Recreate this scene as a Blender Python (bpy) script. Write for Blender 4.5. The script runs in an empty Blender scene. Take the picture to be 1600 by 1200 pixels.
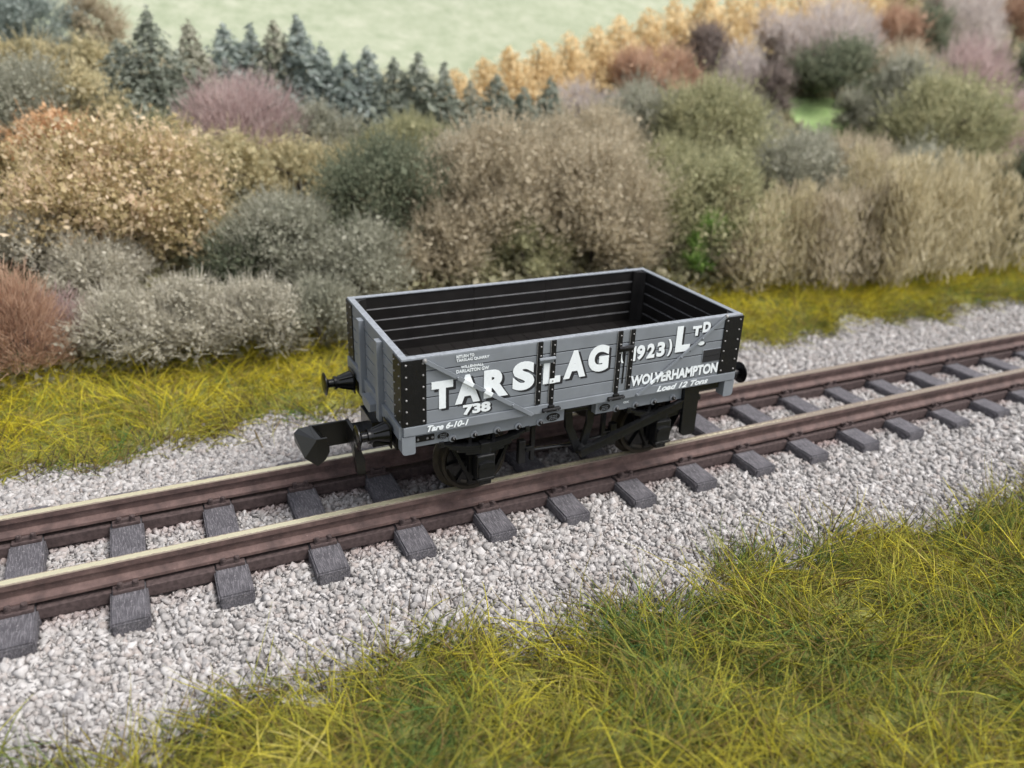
import bpy, bmesh, math, random
import numpy as np
from mathutils import Vector, Matrix, Euler

random.seed(11)
RNG = np.random.default_rng(11)
R = math.radians
scene = bpy.context.scene
COL = scene.collection

# ------------------------------------------------------------------ camera, light, exposure  (1 unit = 1 cm of the model)
CAM = Vector((-3.4395, -6.4268, 3.9036))
ROT = Euler((1.154, -0.0346, -0.437), 'XYZ')
FPX = 1229.35                      # focal length in pixels of the 1600 px wide photograph
cam_d = bpy.data.cameras.new('camera')
cam = bpy.data.objects.new('camera', cam_d)
COL.objects.link(cam)
cam.location = CAM
cam.rotation_euler = ROT
cam_d.sensor_fit = 'HORIZONTAL'
cam_d.sensor_width = 36.0
cam_d.lens = 36.0 * FPX / 1600.0
cam_d.clip_start = 0.05
cam_d.clip_end = 500.0
cam_d.dof.use_dof = True
cam_d.dof.focus_distance = 6.9
cam_d.dof.aperture_fstop = (cam_d.lens / 1000.0) / 0.066   # aperture of about 0.066 scene units
scene.camera = cam

SUN_EL, SUN_AZ = R(58), R(128)     # azimuth clockwise from +Y
world = bpy.data.worlds.new('World')
scene.world = world
world.use_nodes = True
wn = world.node_tree
for n in list(wn.nodes):
    wn.nodes.remove(n)
w_out = wn.nodes.new('ShaderNodeOutputWorld')
w_bg = wn.nodes.new('ShaderNodeBackground')
w_sky = wn.nodes.new('ShaderNodeTexSky')
w_sky.sky_type = 'NISHITA'
w_sky.sun_disc = False
w_sky.sun_elevation = SUN_EL
w_sky.sun_rotation = SUN_AZ
w_sky.air_density = 1.0
w_sky.dust_density = 3.0
w_hsv = wn.nodes.new('ShaderNodeHueSaturation')      # an overcast sky is nearly grey
w_hsv.inputs['Saturation'].default_value = 0.28
wn.links.new(w_sky.outputs[0], w_hsv.inputs['Color'])
wn.links.new(w_hsv.outputs[0], w_bg.inputs['Color'])
w_bg.inputs['Strength'].default_value = 0.115
wn.links.new(w_bg.outputs[0], w_out.inputs['Surface'])

sun_d = bpy.data.lights.new('sun', 'SUN')
sun_d.energy = 1.5
sun_d.angle = R(26)
sun_d.color = (1.0, 0.965, 0.93)
sun = bpy.data.objects.new('sun', sun_d)
COL.objects.link(sun)
to_sun = Vector((math.sin(SUN_AZ) * math.cos(SUN_EL), math.cos(SUN_AZ) * math.cos(SUN_EL), math.sin(SUN_EL)))
sun.rotation_euler = to_sun.to_track_quat('Z', 'Y').to_euler()

scene.view_settings.view_transform = 'Standard'
scene.view_settings.look = 'None'
scene.view_settings.gamma = 1.0
scene.view_settings.use_curve_mapping = False
scene.view_settings.exposure = 1.17

# ------------------------------------------------------------------ materials
def new_mat(name):
    m = bpy.data.materials.new(name)
    m.use_nodes = True
    nt = m.node_tree
    b = nt.nodes['Principled BSDF']
    return m, nt, b

def nd(nt, t, **kw):
    n = nt.nodes.new(t)
    for k, v in kw.items():
        setattr(n, k, v)
    return n

def noise(nt, scale, detail=4.0, rough=0.55, coord='Object', stretch=None):
    tc = nd(nt, 'ShaderNodeTexCoord')
    src = tc.outputs[coord]
    if stretch:
        mp = nd(nt, 'ShaderNodeMapping')
        mp.inputs['Scale'].default_value = stretch
        nt.links.new(src, mp.inputs['Vector'])
        src = mp.outputs[0]
    n = nd(nt, 'ShaderNodeTexNoise')
    n.inputs['Scale'].default_value = scale
    n.inputs['Detail'].default_value = detail
    n.inputs['Roughness'].default_value = rough
    nt.links.new(src, n.inputs['Vector'])
    return n.outputs['Fac']

def ramp(nt, fac, stops):
    r = nd(nt, 'ShaderNodeValToRGB')
    e = r.color_ramp.elements
    while len(e) < len(stops):
        e.new(0.5)
    for k, (p, c) in enumerate(stops):
        e[k].position = p
        e[k].color = (c[0], c[1], c[2], 1.0)
    nt.links.new(fac, r.inputs['Fac'])
    return r.outputs['Color']

def mixc(nt, fac, a, b):
    m = nd(nt, 'ShaderNodeMix', data_type='RGBA')
    for v, i in ((fac, 0), (a, 6), (b, 7)):
        if hasattr(v, 'is_output'):
            nt.links.new(v, m.inputs[i])
        elif i == 0:
            m.inputs[0].default_value = v
        else:
            m.inputs[i].default_value = (v[0], v[1], v[2], 1.0)
    return m.outputs[2]

def mth(nt, op, a, b=None, c=None, clamp=False):
    m = nd(nt, 'ShaderNodeMath', operation=op, use_clamp=clamp)
    for i, v in enumerate((a, b, c)):
        if v is None:
            continue
        if hasattr(v, 'is_output'):
            nt.links.new(v, m.inputs[i])
        else:
            m.inputs[i].default_value = v
    return m.outputs[0]

def bump(nt, b, h, strength=0.3, dist=0.01):
    n = nd(nt, 'ShaderNodeBump')
    n.inputs['Strength'].default_value = strength
    n.inputs['Distance'].default_value = dist
    nt.links.new(h, n.inputs['Height'])
    nt.links.new(n.outputs[0], b.inputs['Normal'])

def paint(name, c, rough=0.5, var=0.12, scale=14.0, bmp=0.05, spec=0.5):
    m, nt, b = new_mat(name)
    f = noise(nt, scale, 5.0)
    lo = [v * (1 - var) for v in c]
    hi = [min(1, v * (1 + var)) for v in c]
    nt.links.new(ramp(nt, f, [(0.3, lo), (0.7, hi)]), b.inputs['Base Color'])
    b.inputs['Roughness'].default_value = rough
    b.inputs['Specular IOR Level'].default_value = spec
    if bmp:
        bump(nt, b, noise(nt, 90.0, 3.0), bmp, 0.004)
    return m

M = {}
M['grey'] = paint('grey_paint', (0.168, 0.184, 0.203), 0.46, 0.09, 5.0, 0.10)
M['black'] = paint('black_paint', (0.0055, 0.0055, 0.0065), 0.40, 0.3, 30.0, 0.5, 0.32)
M['iron'] = paint('black_plastic', (0.0045, 0.0045, 0.005), 0.24, 0.2, 20.0, 0.10, 0.36)
M['gear'] = paint('gear_plastic_highlit', (0.0085, 0.0088, 0.0095), 0.24, 0.2, 20.0, 0.08, 0.45)  # the black plastic lightened, standing in for highlights on the gear
M['inside'] = paint('inside_black', (0.011, 0.0098, 0.0094), 0.40, 0.3, 6.0, 0.15, 0.35)
M['inside_edge'] = paint('plank_edge_highlight', (0.16, 0.16, 0.165), 0.5, 0.3, 12.0, 0.0)  # pale grey that paints the light caught along the plank ledges
M['coupler'] = paint('coupler_plastic', (0.005, 0.005, 0.0048), 0.30, 0.12, 12.0, 0.04)
M['white'] = paint('white_print', (0.68, 0.72, 0.735), 0.55, 0.04, 40.0, 0.0)
M['shade'] = paint('black_print', (0.010, 0.010, 0.013), 0.55, 0.1, 40.0, 0.0)
M['rivet'] = paint('worn_rivet', (0.20, 0.195, 0.19), 0.4, 0.3, 60.0, 0.0)
M['edge'] = paint('pale_grey_edge', (0.215, 0.232, 0.255), 0.5, 0.22, 25.0, 0.1)  # paler grey for rims, washers, plate borders and hinge rivets
M['tyre'] = paint('bronzed_tyre', (0.034, 0.029, 0.022), 0.42, 0.2, 20.0, 0.0)
M['tyre'].node_tree.nodes['Principled BSDF'].inputs['Metallic'].default_value = 0.7

def rail_side():
    m, nt, b = new_mat('rusty_rail_side')
    f = noise(nt, 7.0, 6.0, 0.65)
    g = noise(nt, 60.0, 3.0, 0.7)
    c = ramp(nt, f, [(0.28, (0.050, 0.033, 0.031)), (0.55, (0.105, 0.067, 0.060)), (0.78, (0.165, 0.110, 0.098))])
    sp = ramp(nt, g, [(0.66, (0, 0, 0)), (0.74, (1, 1, 1))])
    cc = mixc(nt, mth(nt, 'MULTIPLY', sp, 0.45), c, (0.36, 0.29, 0.28))
    nt.links.new(cc, b.inputs['Base Color'])
    b.inputs['Roughness'].default_value = 0.72
    b.inputs['Specular IOR Level'].default_value = 0.3
    bump(nt, b, g, 0.35, 0.008)
    return m
M['rail_side'] = rail_side()

def rail_top():
    m, nt, b = new_mat('worn_rail_head')
    tc = nd(nt, 'ShaderNodeTexCoord')
    sep = nd(nt, 'ShaderNodeSeparateXYZ')
    nt.links.new(tc.outputs['Object'], sep.inputs[0])
    f = noise(nt, 24.0, 6.0, 0.7, stretch=(1.0, 2.4, 1.0))
    # paint creeps in from both edges of the head, rubbed off down the middle
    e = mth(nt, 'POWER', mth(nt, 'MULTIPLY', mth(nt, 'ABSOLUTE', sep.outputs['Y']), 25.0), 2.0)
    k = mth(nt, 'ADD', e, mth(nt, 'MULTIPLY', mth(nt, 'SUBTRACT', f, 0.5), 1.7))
    rx = mth(nt, 'MULTIPLY', mth(nt, 'ADD', sep.outputs['X'], 1.2), 0.22, clamp=True)     # browner and less metallic with rising X
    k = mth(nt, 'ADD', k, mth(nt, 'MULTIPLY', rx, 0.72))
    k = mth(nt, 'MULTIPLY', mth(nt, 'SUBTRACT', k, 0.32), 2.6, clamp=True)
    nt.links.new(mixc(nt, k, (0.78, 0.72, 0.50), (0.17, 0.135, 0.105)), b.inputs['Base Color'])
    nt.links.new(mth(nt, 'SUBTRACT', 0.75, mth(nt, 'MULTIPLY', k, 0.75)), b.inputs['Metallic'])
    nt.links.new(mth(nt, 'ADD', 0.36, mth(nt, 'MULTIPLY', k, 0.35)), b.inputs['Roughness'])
    bump(nt, b, f, 0.15, 0.006)
    return m
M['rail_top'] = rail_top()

def sleeper_mat():
    m, nt, b = new_mat('weathered_sleeper')
    f = noise(nt, 5.0, 5.0, 0.6)
    g = noise(nt, 11.0, 6.0, 0.72, stretch=(7.0, 0.9, 3.0))
    s = noise(nt, 26.0, 4.0, 0.75)
    c = ramp(nt, f, [(0.3, (0.062, 0.059, 0.066)), (0.7, (0.120, 0.115, 0.126))])
    k = ramp(nt, g, [(0.49, (0, 0, 0)), (0.60, (1, 1, 1))])
    c = mixc(nt, mth(nt, 'MULTIPLY', k, 0.40), c, (0.30, 0.28, 0.30))
    k2 = ramp(nt, s, [(0.60, (0, 0, 0)), (0.66, (1, 1, 1))])
    c = mixc(nt, mth(nt, 'MULTIPLY', k2, 0.6), c, (0.42, 0.39, 0.40))
    nt.links.new(c, b.inputs['Base Color'])
    b.inputs['Roughness'].default_value = 0.8
    b.inputs['Specular IOR Level'].default_value = 0.25
    bump(nt, b, g, 0.9, 0.025)
    return m
M['sleeper'] = sleeper_mat()
M['chair'] = paint('rail_chair_brown', (0.068, 0.049, 0.047), 0.75, 0.35, 30.0, 0.4, 0.25)

def rnd_island(nt):
    return nd(nt, 'ShaderNodeNewGeometry').outputs['Random Per Island']

def overspray(nt, c):
    # brown rail paint oversprayed on the stones close to the rails
    tc = nd(nt, 'ShaderNodeTexCoord')
    sep = nd(nt, 'ShaderNodeSeparateXYZ')
    nt.links.new(tc.outputs['Object'], sep.inputs[0])
    d = mth(nt, 'ABSOLUTE', mth(nt, 'SUBTRACT', mth(nt, 'ABSOLUTE', sep.outputs['Y']), 0.495))
    big = noise(nt, 2.3, 3.0, 0.6)
    k = mth(nt, 'SUBTRACT', mth(nt, 'ADD', 0.80, mth(nt, 'MULTIPLY', mth(nt, 'SUBTRACT', big, 0.5), 1.6)), mth(nt, 'MULTIPLY', d, 2.7))
    k = mth(nt, 'MULTIPLY', k, 1.25, clamp=True)
    k = mth(nt, 'MULTIPLY', k, 0.78)
    c = mixc(nt, k, c, (0.235, 0.155, 0.145))
    return c

def stone_mat():
    m, nt, b = new_mat('ballast_stone')
    r = rnd_island(nt)
    c = ramp(nt, r, [(0.0, (0.17, 0.158, 0.152)), (0.2, (0.26, 0.245, 0.236)), (0.45, (0.335, 0.318, 0.308)), (0.62, (0.295, 0.255, 0.235)),
                     (0.78, (0.39, 0.375, 0.365)), (0.92, (0.45, 0.43, 0.42)), (1.0, (0.21, 0.20, 0.20))])
    g = noise(nt, 45.0, 4.0, 0.7)
    c = mixc(nt, ramp(nt, g, [(0.42, (0, 0, 0)), (0.68, (0.45, 0.45, 0.45))]), c, (0.47, 0.455, 0.445))
    c = overspray(nt, c)
    nt.links.new(c, b.inputs['Base Color'])
    b.inputs['Roughness'].default_value = 0.88
    b.inputs['Specular IOR Level'].default_value = 0.2
    bump(nt, b, g, 0.4, 0.01)
    return m
M['stone'] = stone_mat()
def bed_mat():
    m, nt, b = new_mat('glued_ballast_bed')
    c = ramp(nt, noise(nt, 22.0, 5.0), [(0.3, (0.29, 0.28, 0.27)), (0.7, (0.52, 0.50, 0.49))])
    nt.links.new(overspray(nt, c), b.inputs['Base Color'])
    b.inputs['Roughness'].default_value = 0.9
    b.inputs['Specular IOR Level'].default_value = 0.2
    bump(nt, b, noise(nt, 70.0, 4.0), 0.8, 0.01)
    return m
M['bed'] = bed_mat()

def leaf_mat(name, cols, nscale=1.0, trans=0.5):
    m, nt, b = new_mat(name)
    r = rnd_island(nt)
    n = noise(nt, nscale, 3.0, 0.6)
    f = mth(nt, 'ADD', mth(nt, 'MULTIPLY', r, 0.6), mth(nt, 'MULTIPLY', mth(nt, 'SUBTRACT', n, 0.32), 1.1), clamp=True)
    st = [(i / (len(cols) - 1), c) for i, c in enumerate(cols)]
    nt.links.new(ramp(nt, f, st), b.inputs['Base Color'])
    b.inputs['Roughness'].default_value = 0.8
    b.inputs['Specular IOR Level'].default_value = 0.15
    tr = nd(nt, 'ShaderNodeBsdfTranslucent')                 # thin leaves and fibres let light through
    nt.links.new(b.inputs['Base Color'].links[0].from_socket, tr.inputs['Color'])
    mx = nd(nt, 'ShaderNodeMixShader')
    mx.inputs[0].default_value = trans
    nt.links.new(b.outputs[0], mx.inputs[1])
    nt.links.new(tr.outputs[0], mx.inputs[2])
    nt.links.new(mx.outputs[0], nt.nodes['Material Output'].inputs['Surface'])
    return m

GREEN_D, YEL, OLIVE, BRN, STRAW = (0.07, 0.14, 0.05), (0.70, 0.62, 0.075), (0.36, 0.36, 0.07), (0.30, 0.20, 0.085), (0.78, 0.70, 0.28)
M['grass_front'] = leaf_mat('grass_front_fibres', [GREEN_D, (0.13, 0.25, 0.07), (0.25, 0.31, 0.065), BRN, (0.46, 0.44, 0.07), OLIVE, (0.60, 0.54, 0.065), YEL, STRAW], 0.9, 0.4)
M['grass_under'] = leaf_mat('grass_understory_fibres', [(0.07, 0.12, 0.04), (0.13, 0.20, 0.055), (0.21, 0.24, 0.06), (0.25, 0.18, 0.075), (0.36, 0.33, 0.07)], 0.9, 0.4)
M['grass_rear'] = leaf_mat('grass_rear_fibres', [(0.20, 0.30, 0.07), (0.38, 0.42, 0.07), (0.42, 0.30, 0.10), (0.72, 0.64, 0.06), (0.80, 0.71, 0.065), (0.84, 0.74, 0.07), (0.84, 0.76, 0.30)], 0.8, 0.45)
M['turf'] = paint('turf_mat', (0.17, 0.17, 0.05), 0.9, 0.5, 3.0, 0.3, 0.1)
M['twig'] = paint('dry_twig', (0.075, 0.058, 0.045), 0.8, 0.4, 10.0, 0.0, 0.2)
M['bark'] = paint('bark', (0.10, 0.085, 0.070), 0.9, 0.3, 6.0, 0.3, 0.2)
M['hill'] = None

# ------------------------------------------------------------------ mesh helpers
class MB:
    """collects polygons; build() links them as one mesh object"""
    def __init__(self):
        self.v, self.f, self.mi = [], [], []
    def add(self, verts, faces, mi=0):
        o = len(self.v)
        self.v.extend([tuple(p) for p in verts])
        for f in faces:
            self.f.append([o + i for i in f])
            self.mi.append(mi)
        return self
    def box(self, x0, x1, y0, y1, z0, z1, bev=0.0, mi=0, top=None):
        bm = bmesh.new()
        bmesh.ops.create_cube(bm, size=1.0)
        for v in bm.verts:
            v.co = Vector(((x0 + x1) / 2 + v.co.x * (x1 - x0), (y0 + y1) / 2 + v.co.y * (y1 - y0), (z0 + z1) / 2 + v.co.z * (z1 - z0)))
        if bev > 0:
            bmesh.ops.bevel(bm, geom=list(bm.edges), offset=bev, segments=2, affect='EDGES', profile=0.6)
        return self.bm(bm, mi)
    def bm(self, bm, mi=0, mat=None):
        bm.verts.index_update()
        self.add([(mat @ v.co) if mat else v.co for v in bm.verts], [[v.index for v in f.verts] for f in bm.faces], mi)
        bm.free()
        return self
    def prism(self, pts, axis, a, b, mi=0):
        """polygon pts extruded along axis ('x','y','z') from a to b"""
        n = len(pts)
        def P(p, t):
            return {'x': (t, p[0], p[1]), 'y': (p[0], t, p[1]), 'z': (p[0], p[1], t)}[axis]
        vs = [P(p, a) for p in pts] + [P(p, b) for p in pts]
        fs = [list(range(n)), list(range(2 * n - 1, n - 1, -1))] + [[i, n + i, n + (i + 1) % n, (i + 1) % n][::-1] for i in range(n)]
        return self.add(vs, fs, mi)
    def bar(self, p, q, w, h, mi=0, up=(0, 0, 1)):
        p, q = Vector(p), Vector(q)
        d = (q - p).normalized()
        u = Vector(up)
        s = d.cross(u)
        if s.length < 1e-4:
            s = d.cross(Vector((1, 0, 0)))
        s.normalize()
        u = s.cross(d).normalized()
        vs = []
        for c in (p, q):
            for a, b in ((-1, -1), (1, -1), (1, 1), (-1, 1)):
                vs.append(c + s * (a * w / 2) + u * (b * h / 2))
        return self.add(vs, [(3, 2, 1, 0), (4, 5, 6, 7), (0, 1, 5, 4), (1, 2, 6, 5), (2, 3, 7, 6), (3, 0, 4, 7)], mi)
    def lathe(self, prof, c, axis='x', seg=24, mi=0):
        """prof: list of (t along axis, radius)"""
        vs, fs = [], []
        for t, r in prof:
            for k in range(seg):
                a = 2 * math.pi * k / seg
                ca, sa = r * math.cos(a), r * math.sin(a)
                vs.append({'x': (c[0] + t, c[1] + ca, c[2] + sa), 'y': (c[0] + ca, c[1] + t, c[2] + sa), 'z': (c[0] + ca, c[1] + sa, c[2] + t)}[axis])
        for i in range(len(prof) - 1):
            for k in range(seg):
                k2 = (k + 1) % seg
                fs.append((i * seg + k, i * seg + k2, (i + 1) * seg + k2, (i + 1) * seg + k))
        fs.append(list(range(seg))[::-1])
        fs.append([(len(prof) - 1) * seg + k for k in range(seg)])
        return self.add(vs, fs, mi)
    def tube(self, pts, r, seg=8, mi=0):
        pts = [Vector(p) for p in pts]
        rs = r if isinstance(r, (list, tuple)) else [r] * len(pts)
        vs, fs = [], []
        for i, p in enumerate(pts):
            d = (pts[min(i + 1, len(pts) - 1)] - pts[max(i - 1, 0)]).normalized()
            s = d.cross(Vector((0, 0, 1)))
            if s.length < 1e-3:
                s = d.cross(Vector((0, 1, 0)))
            s.normalize()
            u = s.cross(d)
            for k in range(seg):
                a = 2 * math.pi * k / seg
                vs.append(p + (s * math.cos(a) + u * math.sin(a)) * rs[i])
        for i in range(len(pts) - 1):
            for k in range(seg):
                k2 = (k + 1) % seg
                fs.append((i * seg + k, i * seg + k2, (i + 1) * seg + k2, (i + 1) * seg + k))
        fs.append(list(range(seg))[::-1])
        fs.append([(len(pts) - 1) * seg + k for k in range(seg)])
        return self.add(vs, fs, mi)
    def rivet(self, c, n, r=0.0125, mi=1):
        r = r * 0.82
        return self._rivet(c, n, r, mi)
    def _rivet(self, c, n, r, mi):
        """small domed head on a face whose outward normal is n"""
        n = Vector(n).normalized()
        s = n.orthogonal().normalized()
        u = n.cross(s)
        c = Vector(c)
        vs = []
        for h, rr in ((-0.002, r), (0.5 * r, 0.85 * r), (0.95 * r, 0.35 * r)):
            for k in range(7):
                a = 2 * math.pi * k / 7
                vs.append(c + n * h + (s * math.cos(a) + u * math.sin(a)) * rr)
        fs = [(i * 7 + k, i * 7 + (k + 1) % 7, i * 7 + 7 + (k + 1) % 7, i * 7 + 7 + k) for i in range(2) for k in range(7)]
        fs.append([14 + k for k in range(7)])
        return self.add(vs, fs, mi)
    def build(self, name, mats, parent=None, smooth=False):
        me = bpy.data.meshes.new(name)
        me.from_pydata(self.v, [], self.f)
        mats = mats if isinstance(mats, (list, tuple)) else [mats]
        for m in mats:
            me.materials.append(m)
        if len(mats) > 1:
            me.polygons.foreach_set('material_index', [min(i, len(mats) - 1) for i in self.mi])
        bm = bmesh.new()
        bm.from_mesh(me)
        bmesh.ops.recalc_face_normals(bm, faces=bm.faces)
        bm.to_mesh(me)
        bm.free()
        if smooth:
            me.polygons.foreach_set('use_smooth', [True] * len(me.polygons))
            try:
                me.set_sharp_from_angle(angle=R(35))
            except Exception:
                pass
        me.update()
        o = bpy.data.objects.new(name, me)
        COL.objects.link(o)
        if parent:
            o.parent = parent
        return o

def np_mesh(name, V, F, mat, parent=None, smooth=False):
    """V (n,3), F (m,k) arrays -> one mesh object"""
    me = bpy.data.meshes.new(name)
    V = np.ascontiguousarray(V, dtype=np.float32)
    F = np.ascontiguousarray(F, dtype=np.int32)
    k = F.shape[1]
    me.vertices.add(len(V))
    me.vertices.foreach_set('co', V.ravel())
    me.loops.add(F.size)
    me.loops.foreach_set('vertex_index', F.ravel())
    me.polygons.add(len(F))
    me.polygons.foreach_set('loop_start', np.arange(0, F.size, k, dtype=np.int32))
    me.polygons.foreach_set('loop_total', np.full(len(F), k, dtype=np.int32))
    if smooth:
        me.polygons.foreach_set('use_smooth', np.ones(len(F), dtype=bool))
    me.materials.append(mat)
    me.update(calc_edges=True)
    me.validate()
    o = bpy.data.objects.new(name, me)
    COL.objects.link(o)
    if parent:
        o.parent = parent
    return o

def empty(name, loc=(0, 0, 0)):
    o = bpy.data.objects.new(name, None)
    COL.objects.link(o)
    o.location = loc
    return o

def tag(o, label=None, cat=None, group=None, kind=None):
    if label: o['label'] = label
    if cat: o['category'] = cat
    if group: o['group'] = group
    if kind: o['kind'] = kind
    return o

def copy_tree(o, parent=None):
    c = o.copy()
    COL.objects.link(c)
    if parent:
        c.parent = parent
    for ch in list(o.children):
        copy_tree(ch, c)
    return c

# ------------------------------------------------------------------ the setting: base board, ballast bed, banks, hillside
HILL_Y, HILL_S = 3.7, 0.42
def smooth01(t):
    t = np.clip(t, 0, 1)
    return t * t * (3 - 2 * t)

def ground_z(x, y):
    """height of the modelled ground (without stones and grass)"""
    x = np.asarray(x, float)
    y = np.asarray(y, float)
    ay = np.abs(y)
    z = -0.385 - 0.13 * smooth01((ay - 0.95) / 1.1)
    z = z + np.where(ay < 1.0, 0.040 * smooth01((np.abs(ay - 0.495) - 0.06) / 0.18), 0.040 * smooth01((1.5 - ay) / 0.5))
    front = smooth01((-y - 1.85) / 1.6) * 0.20
    rear = smooth01((y - 2.15) / 1.5) * (0.24 + 0.14 * smooth01((x - 2.0) / 7.0))
    z = z + front + rear + 0.02 * np.sin(1.7 * x + 0.6) * np.cos(2.3 * y)
    hill = np.where(y > HILL_Y, HILL_S * (y - HILL_Y), 0.0)
    z = z + hill + np.where(y > 5, 0.10 * np.sin(0.55 * x + 1.0) * np.sin(0.7 * y), 0.0)
    return z

def grid(name, xs, ys, mat, dz=0.0):
    X, Y = np.meshgrid(xs, ys, indexing='ij')
    V = np.stack([X.ravel(), Y.ravel(), (ground_z(X, Y) + dz).ravel()], 1)
    nx, ny = len(xs), len(ys)
    i = (np.arange(nx - 1)[:, None] * ny + np.arange(ny - 1)[None, :]).ravel()
    F = np.stack([i, i + ny, i + ny + 1, i + 1], 1)
    return np_mesh(name, V, F, mat, smooth=True)

ys_track = np.concatenate([np.linspace(-9, -2, 30), np.linspace(-1.95, 2.4, 140), np.linspace(2.45, 3.7, 18)])
tag(grid('ground', np.concatenate([np.linspace(-14, -7, 20), np.linspace(-6.9, 20, 330), np.linspace(20.5, 60, 40)]), ys_track, M['bed']), kind='structure')

def hill_mat():
    m, nt, b = new_mat('hillside_ground')
    tc = nd(nt, 'ShaderNodeTexCoord')
    sep = nd(nt, 'ShaderNodeSeparateXYZ')
    nt.links.new(tc.outputs['Object'], sep.inputs[0])
    wob = noise(nt, 0.35, 3.0)
    lim = mth(nt, 'ADD', 11.0, mth(nt, 'MULTIPLY', mth(nt, 'MAXIMUM', mth(nt, 'SUBTRACT', sep.outputs['X'], 6.0), 0.0), 0.30))
    lim = mth(nt, 'ADD', lim, mth(nt, 'MULTIPLY', mth(nt, 'MAXIMUM', mth(nt, 'SUBTRACT', 1.0, sep.outputs['X']), 0.0), 0.28))
    k = mth(nt, 'ADD', mth(nt, 'SUBTRACT', sep.outputs['Y'], lim), mth(nt, 'MULTIPLY', mth(nt, 'SUBTRACT', wob, 0.5), 1.5))
    k = mth(nt, 'MULTIPLY', k, 1.4, clamp=True)
    floor_c = ramp(nt, noise(nt, 2.5, 5.0), [(0.3, (0.15, 0.14, 0.085)), (0.7, (0.30, 0.26, 0.17))])
    field_c = ramp(nt, noise(nt, 1.6, 8.0, 0.75), [(0.30, (0.20, 0.235, 0.15)), (0.5, (0.285, 0.31, 0.22)), (0.70, (0.37, 0.375, 0.29))])  # pale tones stand for haze over the field, put into its colour
    nt.links.new(mixc(nt, k, floor_c, field_c), b.inputs['Base Color'])
    b.inputs['Roughness'].default_value = 0.95
    b.inputs['Specular IOR Level'].default_value = 0.1
    bump(nt, b, noise(nt, 9.0, 4.0), 0.4, 0.05)
    return m
M['hill'] = hill_mat()
tag(grid('hillside', np.linspace(-30, 75, 160), np.linspace(3.66, 40, 110), M['hill']), kind='structure')

# ------------------------------------------------------------------ track
RAIL_Y = 0.495
X0, X1 = -8.5, 26.0
SP, SX0 = 0.7755, -4.7049          # sleeper pitch and the x of one sleeper
def rail(y, label):
    root = empty('rail', (0, y, 0))
    tag(root, label, 'rail', 'rails of the track')
    body = [(-0.046, -0.006), (-0.046, -0.052), (-0.024, -0.066), (-0.022, -0.128), (-0.078, -0.160), (-0.080, -0.184),
            (0.080, -0.184), (0.078, -0.160), (0.022, -0.128), (0.024, -0.066), (0.046, -0.052), (0.046, -0.006)]
    MB().prism(body, 'x', X0, X1).build('rail_web', M['rail_side'], root)
    head = [(-0.0455, -0.0055), (-0.038, 0.0), (0.038, 0.0), (0.0455, -0.0055)]
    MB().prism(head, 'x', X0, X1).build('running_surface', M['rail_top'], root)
    return root
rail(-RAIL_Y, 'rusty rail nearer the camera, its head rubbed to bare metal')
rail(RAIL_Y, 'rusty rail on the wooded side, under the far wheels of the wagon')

SL_Z = -0.233
def sleeper_proto():
    root = empty('sleeper', (0, 0, SL_Z))
    bm = bmesh.new()
    bmesh.ops.create_cube(bm, size=1.0)
    for v in bm.verts:
        v.co = Vector((v.co.x * 0.275, v.co.y * 1.99, -0.10 + v.co.z * 0.20))
    bmesh.ops.bevel(bm, geom=list(bm.edges), offset=0.014, segments=2, affect='EDGES')
    MB().bm(bm).build('sleeper_block', M['sleeper'], root)
    for s in (-1, 1):
        c = MB()
        yc = s * RAIL_Y
        c.box(-0.115, 0.115, yc - 0.135, yc + 0.135, -0.002, 0.030, 0.008)          # base plate
        for t in (-1, 1):
            ye = yc + t * 0.098
            for xx in (-0.055, 0.055):
                c.box(xx - 0.022, xx + 0.022, ye - 0.022, ye + 0.024, 0.026, 0.078, 0.008)   # lugs gripping the rail foot
                c.lathe([(0.0, 0.017), (0.018, 0.017), (0.024, 0.010)], (xx, yc + t * 0.118, 0.072), 'z', 8)
            c.box(-0.050, 0.050, yc + t * 0.094 - 0.018, yc + t * 0.094 + 0.018, 0.028, 0.062, 0.006)
        c.build('rail_chair', M['chair'], root)
    return root
proto = sleeper_proto()
ORD = ['first', 'second', 'third', 'fourth', 'fifth', 'sixth', 'seventh', 'eighth', 'ninth', 'tenth', 'eleventh', 'twelfth',
       'thirteenth', 'fourteenth', 'fifteenth', 'sixteenth', 'seventeenth', 'eighteenth', 'nineteenth', 'twentieth',
       'twenty-first', 'twenty-second', 'twenty-third', 'twenty-fourth', 'twenty-fifth', 'twenty-sixth', 'twenty-seventh']
sl_x = [SX0 + SP * i for i in range(-2, 26)]
under = {0: 'under the leading wheels at the coupling end', 1: 'just behind the leading wheels, under the wagon', 2: 'under the middle of the wagon, below the V hanger',
         3: 'under the wagon, below the long brake lever', 4: 'under the wagon, beside the brake lever guard'}
uk = 0
bl = [x for x in sl_x if x < -1.55]
br = [x for x in sl_x if x > 1.55]
for i, x in enumerate(sl_x):
    o = proto if i == 0 else copy_tree(proto)
    o.location = (x, RNG.normal(0, 0.012), SL_Z + RNG.normal(0, 0.004))
    o.rotation_euler = (0, 0, RNG.normal(0, 0.008))
    if x < -1.55:
        k = len([b for b in bl if b >= x]) - 1
        lab = 'dark grey sleeper, %s one clear of the wagon at its coupling end' % ORD[k]
    elif x > 1.55:
        k = len([b for b in br if b <= x]) - 1
        lab = 'dark grey sleeper, %s one clear of the wagon beyond its brake lever guard' % ORD[k]
    else:
        lab = 'dark grey sleeper ' + under[uk]
        uk += 1
    tag(o, lab, 'sleeper', 'sleepers of the track')
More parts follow.
